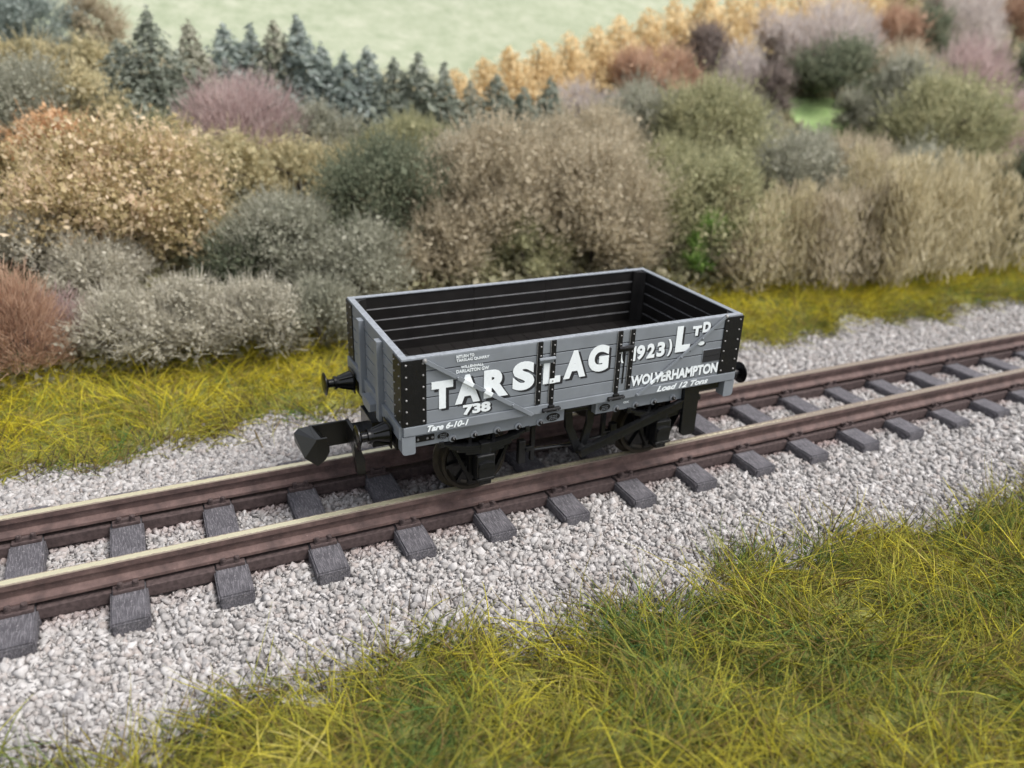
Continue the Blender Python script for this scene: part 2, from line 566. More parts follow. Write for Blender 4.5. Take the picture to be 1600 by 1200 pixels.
# moulded strip that joins the sleepers beneath each rail
for k, root in enumerate([o for o in bpy.data.objects if o.name.split('.')[0] == 'sleeper'][:-1]):
    for s in (-1, 1):
        MB().box(0.125, SP - 0.125, s * RAIL_Y - 0.112, s * RAIL_Y + 0.112, -0.10, 0.006, 0.008).build('joining_strip', M['chair'], root)

# ------------------------------------------------------------------ ballast stones
def stone_shapes(n):
    out = []
    for k in range(n):
        bm = bmesh.new()
        for j in range(9):
            p = Vector(RNG.normal(0, 1, 3)).normalized() * float(RNG.uniform(0.80, 1.25))
            bm.verts.new((p.x, p.y * float(RNG.uniform(0.7, 0.95)), p.z * float(RNG.uniform(0.45, 0.8))))
        r = bmesh.ops.convex_hull(bm, input=bm.verts)
        bmesh.ops.delete(bm, geom=[v for v in bm.verts if not v.link_faces], context='VERTS')
        bmesh.ops.triangulate(bm, faces=bm.faces)
        bm.verts.index_update()
        out.append((np.array([v.co for v in bm.verts]), np.array([[v.index for v in f.verts] for f in bm.faces])))
        bm.free()
    return out

def rand_rot(n):
    q = RNG.normal(0, 1, (n, 4))
    q /= np.linalg.norm(q, axis=1, keepdims=True)
    w, x, y, z = q.T
    return np.stack([np.stack([1 - 2 * (y * y + z * z), 2 * (x * y - z * w), 2 * (x * z + y * w)], 1),
                     np.stack([2 * (x * y + z * w), 1 - 2 * (x * x + z * z), 2 * (y * z - x * w)], 1),
                     np.stack([2 * (x * z - y * w), 2 * (y * z + x * w), 1 - 2 * (x * x + y * y)], 1)], 1)

def scatter_stones(name, P, S, label=None):
    shapes = stone_shapes(26)
    Vs, Fs, off = [], [], 0
    pick = RNG.integers(0, len(shapes), len(P))
    for k, (sv, sf) in enumerate(shapes):
        idx = np.nonzero(pick == k)[0]
        if not len(idx):
            continue
        Rm = rand_rot(len(idx))
        V = np.einsum('nij,vj->nvi', Rm, sv) * S[idx][:, None, None] + P[idx][:, None, :]
        F = sf[None] + (off + np.arange(len(idx)) * len(sv))[:, None, None]
        Vs.append(V.reshape(-1, 3))
        Fs.append(F.reshape(-1, 3))
        off += len(idx) * len(sv)
    return np_mesh(name, np.concatenate(Vs), np.concatenate(Fs), M['stone'])

def on_sleeper(x, y, pad=0.0):
    k = np.round((x - SX0) / SP)
    dx = np.abs(x - (SX0 + k * SP))
    return (dx < 0.137 + pad) & (np.abs(y) < 0.995 + pad)

front_edge = lambda x: -1.97 - 0.038 * (x + 1.5) - 0.13 * np.sin(1.6 * x + 2) - 0.12 * np.sin(4.3 * x)
rear_edge = lambda x: 2.26 + 0.26 * smooth01((x + 4.5) / 5.0) - 0.12 * smooth01((-x - 2.5) / 3.0) + 0.12 * np.sin(1.9 * x) + 0.08 * np.sin(5.1 * x + 1)

def ballast():
    Ps, Ss = [], []
    for (xa, xb, dens) in ((-6.2, 4.0, 1500), (4.0, 10.0, 1000), (10.0, 24.0, 330)):
        n = int((xb - xa) * 4.9 * dens)
        x = RNG.uniform(xa, xb, n)
        y = RNG.uniform(-2.35, 2.65, n)
        s = np.exp(RNG.normal(math.log(0.030), 0.42, n)) * (1.0 + 0.15 * (xa >= 4) + 0.25 * (xa >= 10))
        s = np.clip(s, 0.009, 0.068)
        layer = RNG.random(n)
        z = ground_z(x, y) + 0.006 - 0.12 * s + layer * 0.014
        keep = ~on_sleeper(x, y, 0.5 * s)
        keep &= ~((np.abs(np.abs(y) - RAIL_Y) < 0.115 + 0.5 * s) & (z > -0.37))
        edge = np.where(y > 0, rear_edge(x) + 0.06, front_edge(x) - 0.02)
        keep &= np.where(y > 0, y < edge + RNG.normal(0, 0.10, n), y > edge + RNG.normal(0, 0.10, n))
        Ps.append(np.stack([x, y, z], 1)[keep])
        Ss.append(s[keep])
    P, S = np.concatenate(Ps), np.concatenate(Ss)
    return scatter_stones('ballast_gravel', P, S)
tag(ballast(), 'pale grey and pinkish crushed stone ballast packed round the sleepers', 'gravel', kind='stuff')

# ------------------------------------------------------------------ static grass
def fibres(name, base, L, mat, width, tilt=(15, 80), seg=5, droop=0.5):
    n = len(base)
    x_, y_ = base[:, 0], base[:, 1]
    swirl = 2.2 * np.sin(1.9 * x_ + 1.1 * y_) + 2.0 * np.sin(2.7 * y_ - 1.3 * x_ + 1.0)          # tufts lie over together
    az = np.where(RNG.random(n) < 0.6, swirl + RNG.normal(0, 0.8, n), RNG.uniform(0, 2 * math.pi, n))
    tl = np.radians(RNG.uniform(tilt[0], tilt[1], n))
    d = np.stack([np.cos(az) * np.sin(tl), np.sin(az) * np.sin(tl), np.cos(tl)], 1)
    side = RNG.normal(0, 1, (n, 3))
    side -= d * np.sum(side * d, 1, keepdims=True)
    side /= np.linalg.norm(side, axis=1, keepdims=True) + 1e-9
    bendv = side * RNG.normal(0, 0.24, n)[:, None] + np.array([0, 0, -1.0]) * (RNG.random(n) * droop)[:, None]
    t = np.linspace(0, 1, seg)
    C = base[:, None, :] + L[:, None, None] * (d[:, None, :] * t[None, :, None] + bendv[:, None, :] * (t ** 2)[None, :, None])
    wv = np.cross(d, RNG.normal(0, 1, (n, 3)))
    wv /= np.linalg.norm(wv, axis=1, keepdims=True) + 1e-9
    ww = (width * np.exp(RNG.normal(0, 0.25, n)))[:, None, None] * (1.0 - 0.75 * t ** 2)[None, :, None]
    nrm = np.cross(d, wv)
    A = C + wv[:, None, :] * ww * 0.5
    B = C - wv[:, None, :] * ww * 0.25 + nrm[:, None, :] * ww * 0.43
    D = C - wv[:, None, :] * ww * 0.25 - nrm[:, None, :] * ww * 0.43
    V = np.stack([A, B, D], 2)                                   # n, seg, 3, 3 : a three sided fibre
    gz = ground_z(V[..., 0], V[..., 1]) - 0.01
    V[..., 2] = np.maximum(V[..., 2], gz)
    o = (np.arange(n) * seg * 3)[:, None, None]
    i = (np.arange(seg - 1) * 3)[None, :, None]
    k = np.arange(3)[None, None, :]
    k2 = (k + 1) % 3
    F = np.stack([o + i + k, o + i + k2, o + i + 3 + k2, o + i + 3 + k], -1).reshape(-1, 4)
    return np_mesh(name, V.reshape(-1, 3), F, mat)

def bank_points(n, xa, xb, ya, yb, edge_fn, sign):
    x = RNG.uniform(xa, xb, n)
    y = RNG.uniform(ya, yb, n)
    lump = np.sin(3.1 * x + 1.3 * y) * np.sin(2.3 * y - 1.1 * x) + np.sin(7.3 * x) * np.sin(6.1 * y + 2)
    keep = (sign * (y - edge_fn(x)) + RNG.normal(0, 0.10, n) > 0) & (lump + RNG.normal(0, 1.0, n) > -1.25)
    x, y = x[keep], y[keep]
    return np.stack([x, y, ground_z(x, y) + 0.0], 1)


def turf(name, xs, y_in, y_out, nrow):
    V, F = [], []
    for i, x in enumerate(xs):
        for j in range(nrow):
            y = y_in(x) + (y_out - y_in(x)) * j / (nrow - 1)
            V.append((x, y, float(ground_z(x, y)) + (-0.02 if j == 0 else 0.02)))
    for i in range(len(xs) - 1):
        for j in range(nrow - 1):
            a = i * nrow + j
            F.append((a, a + nrow, a + nrow + 1, a + 1))
    return np_mesh(name, np.array(V), np.array(F), M['turf'], smooth=True)
tag(turf('turf_ground', np.linspace(-9, 14, 120), lambda x: front_edge(x) - 0.06, -7.5, 14), kind='structure')
tag(turf('turf_ground', np.linspace(-12, 40, 200), lambda x: rear_edge(x) + 0.06, 3.9, 8), kind='structure')

def long_grass(name, n, box, edge, sgn, mat, under, mean, w, band=0.0):
    """short dark understory and long bright fibres of one bank, joined into one mass"""
    pa = bank_points(n, *box, edge, sgn)
    a = fibres(name, pa, np.clip(np.exp(RNG.normal(math.log(mean), 0.38, len(pa))), 0.12, 1.0), mat, w, (30, 92), 7, 0.55)
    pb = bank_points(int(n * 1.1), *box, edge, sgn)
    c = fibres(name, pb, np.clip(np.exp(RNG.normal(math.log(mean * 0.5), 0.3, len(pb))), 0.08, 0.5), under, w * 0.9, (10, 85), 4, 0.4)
    bm = bmesh.new()
    bm.from_mesh(a.data)
    k = len(bm.faces)
    bm.from_mesh(c.data)
    bm.faces.ensure_lookup_table()
    for f in bm.faces[k:]:
        f.material_index = 1
    a.data.materials.append(under)
    if band:                                            # greener fibres next to the ballast, yellow ones behind them
        near = (pa[:, 1] - edge(pa[:, 0])) * sgn < band + RNG.normal(0, 0.16, len(pa))
        for j, f in enumerate(bm.faces[:k]):
            if near[j // 18]:
                f.material_index = 1
    bm.to_mesh(a.data)
    bm.free()
    bpy.data.objects.remove(c)
    return a
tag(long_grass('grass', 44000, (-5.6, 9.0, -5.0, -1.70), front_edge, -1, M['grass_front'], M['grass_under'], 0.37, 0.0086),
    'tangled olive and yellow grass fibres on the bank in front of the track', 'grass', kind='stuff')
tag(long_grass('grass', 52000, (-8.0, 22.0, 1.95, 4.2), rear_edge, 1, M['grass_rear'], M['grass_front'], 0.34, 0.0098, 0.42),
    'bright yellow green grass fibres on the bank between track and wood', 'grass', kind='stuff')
# dry dark stems along the edges of the ballast
xt = np.concatenate([RNG.uniform(-4.5, 8, 420), RNG.uniform(-6, 16, 1100)])
yt = np.concatenate([front_edge(xt[:420]) + RNG.normal(0.02, 0.14, 420), rear_edge(xt[420:]) + RNG.normal(0.06, 0.14, 1100)])
pt = np.stack([xt, yt, ground_z(xt, yt)], 1)
tag(fibres('dry_grass', pt, RNG.uniform(0.12, 0.42, len(pt)), M['twig'], 0.0085, (5, 75), 5, 0.3),
    'thin dark dry stems along the edges of the ballast', 'dry stems', kind='stuff')

# ------------------------------------------------------------------ the wagon
HL, HW, ZT, ZB = 1.718, 0.864, 1.518, 0.925
WT = 0.060                                             # thickness of the boards
wagon = empty('open_wagon', (0, 0, 0))
tag(wagon, 'grey five plank open wagon lettered in white with black ironwork, standing on the track', 'model wagon')
PH = (ZT - ZB) / 5.0

def text_mesh(name, body, x0, x1, z0, z1, mat, y, parent, bold=0.03, shear=0.0, rot=0.0, depth=0.003, spacing=1.0):
    cu = bpy.data.curves.new('lettering', 'FONT')
    cu.body = body
    cu.size = 1.0
    cu.offset = bold
    cu.shear = shear
    cu.space_character = spacing
    cu.resolution_u = 5
    cu.extrude = 0.02
    tmp = bpy.data.objects.new('lettering', cu)
    COL.objects.link(tmp)
    dg = bpy.context.evaluated_depsgraph_get()
    me = bpy.data.meshes.new_from_object(tmp.evaluated_get(dg), depsgraph=dg)
    bpy.data.objects.remove(tmp)
    co = np.empty(len(me.vertices) * 3, dtype=np.float32)
    me.vertices.foreach_get('co', co)
    co = co.reshape(-1, 3)
    mn, mx = co.min(0), co.max(0)
    u = (co[:, 0] - mn[0]) / (mx[0] - mn[0]) * (x1 - x0)
    w = (co[:, 1] - mn[1]) / (mx[1] - mn[1]) * (z1 - z0)
    d = (co[:, 2] - mn[2]) / (mx[2] - mn[2]) * depth
    ca, sa = math.cos(rot), math.sin(rot)
    V = np.stack([x0 + u * ca - w * sa, y - d, z0 + u * sa + w * ca], 1)
    fs = [list(p.vertices) for p in me.polygons]
    b = MB()
    b.add(V.tolist(), fs)
    bpy.data.meshes.remove(me)
    return b

# --- side boards (outer skin grey, inner skin black), five planks each
def groove_planks(b, x0, x1, yo, yi, mi, axis='x', flip=1):
    for k in range(5):
        za, zb_ = ZB + k * PH, ZB + (k + 1) * PH
        g = 0.0045
        z0 = za + (g if k else 0.0)
        z1 = zb_ - (0.0 if k == 4 else g)
        if axis == 'x':
            b.box(x0, x1, min(yo, yi), max(yo, yi), z0, z1, 0.004, mi)
        else:
            b.box(min(yo, yi), max(yo, yi), x0, x1, z0, z1, 0.004, mi)

for s in (-1, 1):
    b = MB()
    groove_planks(b, -HL, HL, s * HW, s * (HW - 0.036), 0)
    b.box(-HL + 0.01, HL - 0.01, min(s * (HW - 0.010), s * (HW - 0.04)), max(s * (HW - 0.010), s * (HW - 0.04)), ZB, ZT - 0.004, 0, 1)   # backing seen in the grooves
    b.build('side_boards', [M['grey'], M['shade']], wagon)
    e = MB()
    e.box(-HL + 0.002, HL - 0.002, min(s * (HW - 0.001), s * (HW - WT)), max(s * (HW - 0.001), s * (HW - WT)), ZT - 0.003, ZT + 0.009, 0.003)
    e.build('top_edge', M['edge'], wagon)
    # inside skin: planks lapped so each one's top edge stands proud and catches the light
    b = MB()
    yi = s * (HW - 0.036)
    for k in range(5):
        za, zb_ = ZB + k * PH, ZB + (k + 1) * PH - 0.004
        for xa, xb in ((-HL + 0.036, -0.400), (-0.396, 0.440), (0.444, HL - 0.036)):
            yt_, yb_ = s * (HW - WT), s * (HW - WT + 0.012)
            pts = [(yi, za), (yb_, za), (yt_, zb_ - 0.010), (yt_ + s * 0.003, zb_), (yi, zb_)]
            if k == 4:
                pts = [(yi, za), (yb_, za), (yb_, ZT - 0.004), (yi, ZT - 0.004)]
            b.prism(pts, 'x', xa, xb, 0)
            if k < 4:
                b.bar((xa + 0.1 * (xa < -1), s * (HW - WT + 0.0015), zb_ - 0.004), (xb - 0.1 * (xb > 1), s * (HW - WT + 0.0015), zb_ - 0.004), 0.007, 0.010, 1)  # pale strip, the ledge's highlight as colour
    b.build('inside_boards', [M['inside'], M['inside_edge']], wagon)

for s in (-1, 1):
    b = MB()
    groove_planks(b, -HW + 0.002, HW - 0.002, s * (HL + 0.001), s * (HL - 0.036), 0, 'y')
    b.box(min(s * (HL - 0.01), s * (HL - 0.04)), max(s * (HL - 0.01), s * (HL - 0.04)), -HW + 0.01, HW - 0.01, ZB, ZT - 0.004, 0, 1)
    b.build('end_boards', [M['grey'], M['shade']], wagon)
    e = MB()
    e.box(min(s * (HL - 0.001), s * (HL - WT)), max(s * (HL - 0.001), s * (HL - WT)), -HW + WT - 0.002, HW - WT + 0.002, ZT - 0.003, ZT + 0.0085, 0.003)
    e.build('top_edge', M['edge'] if s < 0 else M['grey'], wagon)
    b = MB()
    xi = s * (HL - 0.036)
    for k in range(5):
        za, zb_ = ZB + k * PH, ZB + (k + 1) * PH - 0.004
        xt_, xb_ = s * (HL - WT), s * (HL - WT + 0.012)
        pts = [(xi, za), (xb_, za), (xt_, zb_ - 0.010), (xt_ + s * 0.003, zb_), (xi, zb_)]
        if k == 4:
            pts = [(xi, za), (xb_, za), (xb_, ZT - 0.004), (xi, ZT - 0.004)]
        b.prism(pts, 'y', -HW + WT + 0.0, HW - WT)
        if k < 4:
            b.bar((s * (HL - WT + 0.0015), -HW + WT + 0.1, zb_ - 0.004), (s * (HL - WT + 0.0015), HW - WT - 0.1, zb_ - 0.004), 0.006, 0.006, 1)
    b.build('inside_boards', [M['inside'], M['inside_edge']], wagon)

for sx in (-1, 1):                                      # corner posts inside the body
    for sy in (-1, 1):
        b = MB()
        cx_, cy_ = sx * (HL - WT), sy * (HW - WT)
        pts = [(cx_, cy_), (cx_ - sx * 0.115, cy_), (cx_ - sx * 0.110, cy_ - sy * 0.018), (cx_ - sx * 0.040, cy_ - sy * 0.050), (cx_ - sx * 0.012, cy_ - sy * 0.095), (cx_, cy_ - sy * 0.10)]
        b.prism(pts, 'z', ZB - 0.02, ZT - 0.006)
        b.build('inside_corner_post', M['inside'], wagon)

b = MB()                                                # floor boards across the wagon
nf = 20
for k in range(nf):
    xa = -HL + 0.04 + (2 * HL - 0.08) * k / nf
    b.box(xa + 0.003, xa + (2 * HL - 0.08) / nf - 0.003, -HW + 0.04, HW - 0.04, ZB - 0.05, ZB + 0.006, 0.003)
b.box(-HL + 0.03, HL - 0.03, -HW + 0.06, HW - 0.06, ZB - 0.09, ZB - 0.004)
b.build('floor_boards', M['inside'], wagon)

# --- curb rail, solebar, headstocks
for s in (-1, 1):
    b = MB()
    y0, y1 = s * (HW + 0.012), s * (HW - 0.09)
    b.box(-HL + 0.002, HL - 0.002, min(y0, y1), max(y0, y1), 0.838, ZB - 0.003, 0.006)
    b.build('curb_rail', M['grey'], wagon)
    for (xa, xb) in ((-1.615, -0.165), (0.168, 1.150)):
        b = MB()
        ya, yb = s * 0.805, s * 0.70
        b.box(xa, xb, min(ya, yb), max(ya, yb), 0.690, 0.836, 0.005)
        xs_b = [-1.257, -1.056, -0.836, -0.630, -0.414] if xa < 0 else [0.396, 0.610, 0.822, 1.043]
        for xk in xs_b:                                 # bolt heads on round washers
            b.lathe([(0.0, 0.034), (s * 0.010, 0.034), (s * 0.013, 0.030)], (xk - 0.003, s * 0.803, 0.715 if xk < 1.0 else 0.723), 'y', 14, 3)
            b.lathe([(0.0, 0.021), (s * 0.020, 0.021), (s * 0.028, 0.012)], (xk + 0.002, s * 0.806, 0.711 if xk < 1.0 else 0.719), 'y', 10, 1)
            b.rivet((xk + 0.003, s * 0.833, 0.714 if xk < 1.0 else 0.722), (0, s, 0.2), 0.006, 2)
        b.build('solebar', [M['grey'], M['iron'], M['rivet'], M['edge']], wagon)

def oval(cx, cz, rx, rz, y, n=22):
    return [(cx + rx * math.cos(2 * math.pi * k / n), cz + rz * math.sin(2 * math.pi * k / n)) for k in range(n)]
for (cx_, cz_, rx_, rz_) in ((-0.284, 0.748, 0.078, 0.046), (0.263, 0.750, 0.066, 0.045), (-1.347, 0.757, 0.060, 0.036)):
    b = MB()
    b.prism(oval(cx_, cz_, rx_, rz_, 0), 'y', -0.800, -0.812, 1)
    b.prism(oval(cx_, cz_, rx_ * 0.90, rz_ * 0.86, 0), 'y', -0.805, -0.8155, 0)
    for j, (dz, w) in enumerate(((0.014, 0.55), (-0.004, 0.5), (-0.020, 0.62))):     # raised lettering too small to read
        nk = 5
        for q in range(nk):
            xq = cx_ + rx_ * w * (-1 + 2 * (q + 0.5) / nk)
            b.box(xq - rx_ * 0.06, xq + rx_ * 0.05, -0.8175, -0.812, cz_ + dz - 0.004, cz_ + dz + 0.004, 0, 1)
    b.build('builders_plate', [M['black'], M['edge']], wagon)
b = MB()                                                # bracket with bolts at the end of the solebar
b.box(-1.60, -1.425, -0.8135, -0.80, 0.735, 0.792, 0.003, 0)
for xk in (-1.575, -1.49, -1.445):
    b.rivet((xk, -0.8135, 0.762), (0, -1, 0), 0.015, 1)
b.build('label_clip', [M['black'], M['rivet']], wagon)
text_mesh('x', 'ox', 0.470, 0.535, 0.752, 0.775, None, -0.8055, wagon, 0.03, depth=0.003).build('solebar_mark', M['white'], wagon)

for s in (-1, 1):
    b = MB()
    xa, xb = s * (HL + 0.030), s * (HL - 0.05)
    b.box(min(xa, xb), max(xa, xb), -HW + 0.10, HW - 0.10, 0.665, 0.800, 0.006, 1)
    b.box(min(xa, xb), max(xa, xb), -HW + 0.012, HW - 0.012, 0.8005, 0.9235, 0.006, 0)      # headstock beam
    for sy in (-1, 1):                                  # grey beam ends with rounded lower corner
        ya, yb = sy * (HW + 0.006), sy * (HW - 0.105)
        pts = []
        xo, xn = s * (HL + 0.012), s * (HL - 0.105)
        r_ = 0.030
        pts = [(xn, 0.834), (xn, 0.664 + 0.012), (xn + s * 0.012, 0.664)]
        for a in range(5):
            t = math.pi / 2 * a / 4
            pts.append((xo - s * r_ + s * r_ * math.sin(t), 0.664 + r_ - r_ * math.cos(t)))
        pts += [(xo, 0.834)]
        b.prism(pts, 'y', ya, yb, 0)
    b.build('headstock', [M['grey'], M['iron']], wagon)

# --- end stanchions and end ironwork
for s in (-1, 1):
    for yc in (0.27, -0.30):
        b = MB()
        xa, xb = s * HL, s * (HL + 0.056)
        b.box(min(xa, xb), max(xa, xb), yc - 0.046, yc + 0.046, 0.745, 1.500, 0.006, 0)
        for k in range(7):
            for t in (-1, 1):
                b.rivet((s * (HL + 0.001), yc + t * 0.078, 0.86 + k * 0.098), (s, 0, 0), 0.0115, 1)
        b.build('end_post', [M['grey'], M['rivet']], wagon)
    b = MB()
    pts = [(-0.21, 0.86), (-0.21, 0.79), (-0.16, 0.765), (0.02, 0.765), (0.06, 0.79), (0.06, 0.86)]
    b.prism([(p[0], p[1]) for p in pts], 'x', s * (HL + 0.03), s * (HL + 0.095))
    b.build('end_bracket', M['grey'], wagon)
# corner plates: an L of black plate wrapping each corner, with rivets
for sx in (-1, 1):
    for sy in (-1, 1):
        b = MB()
        t = 0.009
        X, Y = sx * HL, sy * HW
        xw = 0.205 if sx < 0 else 0.212
        lo, hi = ZB + 0.002, ZT - 0.006
        ya, yb = Y + sy * t, Y - sy * 0.004
        b.box(min(X + sx * t, X - sx * xw), max(X + sx * t, X - sx * xw), min(ya, yb), max(ya, yb), lo, hi, 0.003, 0)
        xa, xb = X + sx * (t + 0.0015), X - sx * 0.004
        b.box(min(xa, xb), max(xa, xb), min(Y + sy * (t - 0.002), Y - sy * 0.205), max(Y + sy * (t - 0.002), Y - sy * 0.205), lo + 0.002, hi - 0.002, 0.003, 0)
        for k in range(6):
            z = lo + 0.035 + k * (hi - lo - 0.07) / 5
            b.rivet((X - sx * 0.032, Y + sy * t, z), (0, sy, 0), 0.0125, 1)
            b.rivet((X - sx * (xw - 0.028), Y + sy * t, z), (0, sy, 0), 0.0125, 1)
            b.rivet((X + sx * (t + 0.001), Y - sy * 0.035, z), (sx, 0, 0), 0.0125, 1)
            b.rivet((X + sx * (t + 0.001), Y - sy * 0.165, z), (sx, 0, 0), 0.0125, 1)
        b.build('corner_plate', [M['black'], M['rivet']], wagon)

# --- door ironwork on both sides
for s in (-1, 1):
    Y = s * HW
    def slab(b, x0, x1, z0, z1, t, mi=0, base=0.003, bev=0.003):
        ya, yb = Y + s * t, Y - s * base
        b.box(min(x0, x1), max(x0, x1), min(ya, yb), max(ya, yb), z0, z1, bev, mi)
    for (xc, z0) in ((-0.480, 0.932), (-0.350, 0.880), (0.327, 0.880), (0.459, 0.935)):
        b = MB()
        slab(b, xc - 0.0235, xc + 0.0235, z0, ZT + 0.004, 0.0125, 0)
        slab(b, xc - 0.0285, xc - 0.0235, z0, ZT + 0.004, 0.0085, 1, bev=0)     # worn light edge of the strap
        for k in range(7):
            z = 0.975 + k * 0.084
            b.rivet((xc + 0.004, Y + s * 0.0125, z), (0, s, 0), 0.0105, 1)
        b.build('door_strap', [M['black'], M['rivet']], wagon)
    for xa, mat in ((-0.415, M['grey']), (0.393, M['black'])):                    # latch joining the two straps
        b = MB()
        b.tube([(xa - 0.075, Y + s * 0.020, 1.362), (xa - 0.03, Y + s * 0.026, 1.364), (xa + 0.03, Y + s * 0.026, 1.364), (xa + 0.075, Y + s * 0.020, 1.362)], 0.017, 8)
        slab(b, xa - 0.070, xa + 0.070, 1.318, 1.346, 0.014)
        if xa > 0:
            slab(b, xa - 0.006, xa + 0.006, 1.00, 1.31, 0.007, bev=0)
        b.build('door_latch', mat, wagon)
    for xc in (-0.350, 0.327):                                                    # hinge on the curb rail
        b = MB()
        Yh = s * (HW + 0.012)
        def hs(x0, x1, z0, z1, t, mi=0):
            ya, yb = Yh + s * t, Yh - s * 0.003
            b.box(x0, x1, min(ya, yb), max(ya, yb), z0, z1, 0.004, mi)
        hs(xc - 0.085, xc + 0.085, 0.846, 0.888, 0.016)
        hs(xc - 0.030, xc + 0.030, 0.880, 0.908, 0.020)
        b.tube([(xc - 0.088, Yh + s * 0.020, 0.872), (xc + 0.088, Yh + s * 0.020, 0.872)], 0.012, 8)
        for dx in (-0.06, 0.06):
            b.rivet((xc + dx, Yh + s * 0.016, 0.858), (0, s, 0), 0.011, 1)
        b.build('door_hinge', [M['black'], M['edge']], wagon)
    for (p, q, r_) in (((-1.525, 1.497), (-0.540, 0.852), 0.0195), ((1.503, 1.528), (0.566, 0.860), 0.0145)):   # diagonal braces
        b = MB()
        xw0 = p[0]
        a = Vector((p[0], Y + s * 0.018, p[1]))
        c = Vector((q[0], Y + s * 0.024, q[1]))
        whites = ((-1.190, -1.105), (-1.000, -0.930)) if xw0 < 0 else ((0.700, 0.830),)     # the lettering is painted across the brace
        cuts = sorted([p[0], q[0]] + [w for ws in (whites if s < 0 else ()) for w in ws])
        for c0, c1 in zip(cuts, cuts[1:]):
            f0, f1 = (c0 - p[0]) / (q[0] - p[0]), (c1 - p[0]) / (q[0] - p[0])
            isw = s < 0 and any(w[0] <= (c0 + c1) / 2 <= w[1] for w in whites)
            b.bar(a + (c - a) * f0, a + (c - a) * f1, r_ * 0.9, r_ * 1.7, 2 if isw else 0, up=(0, 0, 1))
        n_ = (c - a).normalized()
        for t in (0.28, 0.52, 0.80):
            m_ = a + (c - a) * t
            b.rivet((m_.x, Y + s * 0.034, m_.z), (0, s, 0.3), 0.013, 0)
        b.rivet((a.x, Y + s * 0.012, a.z), (0, s, 0), 0.026, 1)
        b.rivet((c.x, Y + s * 0.016, c.z), (0, s, 0), 0.022, 0)
        b.build('diagonal_brace', [M['grey'], M['rivet'], M['white']], wagon)
b = MB()                                                # small black board for paper labels
b.box(1.292, 1.503, -HW - 0.006, -HW + 0.003, 1.078, 1.203, 0.002, 0)
b.box(1.285, 1.503, -HW - 0.0045, -HW + 0.003, 1.203, 1.2075, 0, 1)
b.box(1.2865, 1.292, -HW - 0.0045, -HW + 0.003, 1.078, 1.203, 0, 1)
b.box(1.297, 1.498, -HW - 0.0075, -HW + 0.003, 1.138, 1.142, 0, 2)
b.build('label_board', [M['shade'], M['edge'], M['black']], wagon)

# --- lettering (painted: thin raised letters with a black shadow below and to the right)
YF = -HW
def lettering(name, items, shadow=(0.026, -0.020), bold=0.062, shear=0.0, y=YF, t=0.0022, rot=0.0):
    W, S_ = MB(), MB()
    for body, x0, x1, z0, z1 in items:
        w = text_mesh(name, body, x0, x1, z0, z1, None, y - 0.0030, wagon, bold, shear, rot, t)
        W.add(w.v, w.f, 0)
        if shadow:
            k = text_mesh(name, body, x0 + shadow[0], x1 + shadow[0], z0 + shadow[1], z1 + shadow[1], None, y - 0.0008, wagon, bold + 0.015, shear, rot, t)
            W.add(k.v, k.f, 1)
    return W.build(name, [M['white'], M['shade']], wagon)
lettering('company_lettering', [('T', -1.468, -1.280, 1.045, 1.297), ('A', -1.262, -1.035, 1.060, 1.320), ('R', -1.002, -0.772, 1.073, 1.330), ('S', -0.735, -0.525, 1.095, 1.362),
                                ('L', -0.440, -0.268, 1.118, 1.362), ('A', -0.238, -0.012, 1.135, 1.398), ('G', 0.008, 0.222, 1.158, 1.415)])
lettering('year_lettering', [('9', 0.520, 0.610, 1.210, 1.355), ('2', 0.632, 0.720, 1.212, 1.356),
                             ('3', 0.742, 0.832, 1.212, 1.358), (')', 0.862, 0.912, 1.205, 1.375)], (0.017, -0.014), 0.045)
lettering('year_bracket', [('(', 0.340, 0.385, 1.205, 1.372)], (0.017, -0.014), 0.045)
lettering('year_numeral', [('1', 0.452, 0.512, 1.207, 1.352)], (0.014, -0.012), 0.04)
MB().box(-0.378, -0.322, YF - 0.0145, YF - 0.012, 1.120, 1.166).build('letter_foot', M['white'], wagon)
lettering('limited_lettering', [('L', 0.950, 1.118, 1.228, 1.487), ('T', 1.128, 1.232, 1.370, 1.468), ('D', 1.246, 1.338, 1.392, 1.497)], (0.020, -0.015))
d = MB()
d.prism(oval(1.252, 1.283, 0.038, 0.020, 0, 14), 'y', YF - 0.003, YF - 0.0052, 0)
d.prism(oval(1.270, 1.270, 0.040, 0.021, 0, 14), 'y', YF - 0.0008, YF - 0.003, 1)
d.build('lettering_dash', [M['white'], M['shade']], wagon)
lettering('town_lettering', [('WOLVERHAMPTON', 0.486, 1.494, 0.948, 1.056)], (0.010, -0.008), 0.045)
lettering('wagon_number', [('738', -1.190, -0.935, 0.948, 1.043)], (0.018, -0.012), 0.05)
lettering('tare_mark', [('Tare 6-10-1', -1.512, -1.140, 0.856, 0.914)], None, 0.04, 0.35, -HW - 0.0125)
lettering('load_mark', [('Load 12 Tons', 0.785, 1.388, 0.853, 0.912)], None, 0.035, 0.35, -HW - 0.0125)
lettering('return_notice', [('RETURN TO', -1.252, -1.095, 1.476, 1.503), ('TARSLAG QUARRY', -1.252, -0.958, 1.440, 1.468)], None, 0.03)
lettering('return_address', [('WILLENHALL', -1.212, -1.008, 1.382, 1.406), ('DARLASTON GW', -1.252, -0.958, 1.342, 1.372)], None, 0.03)

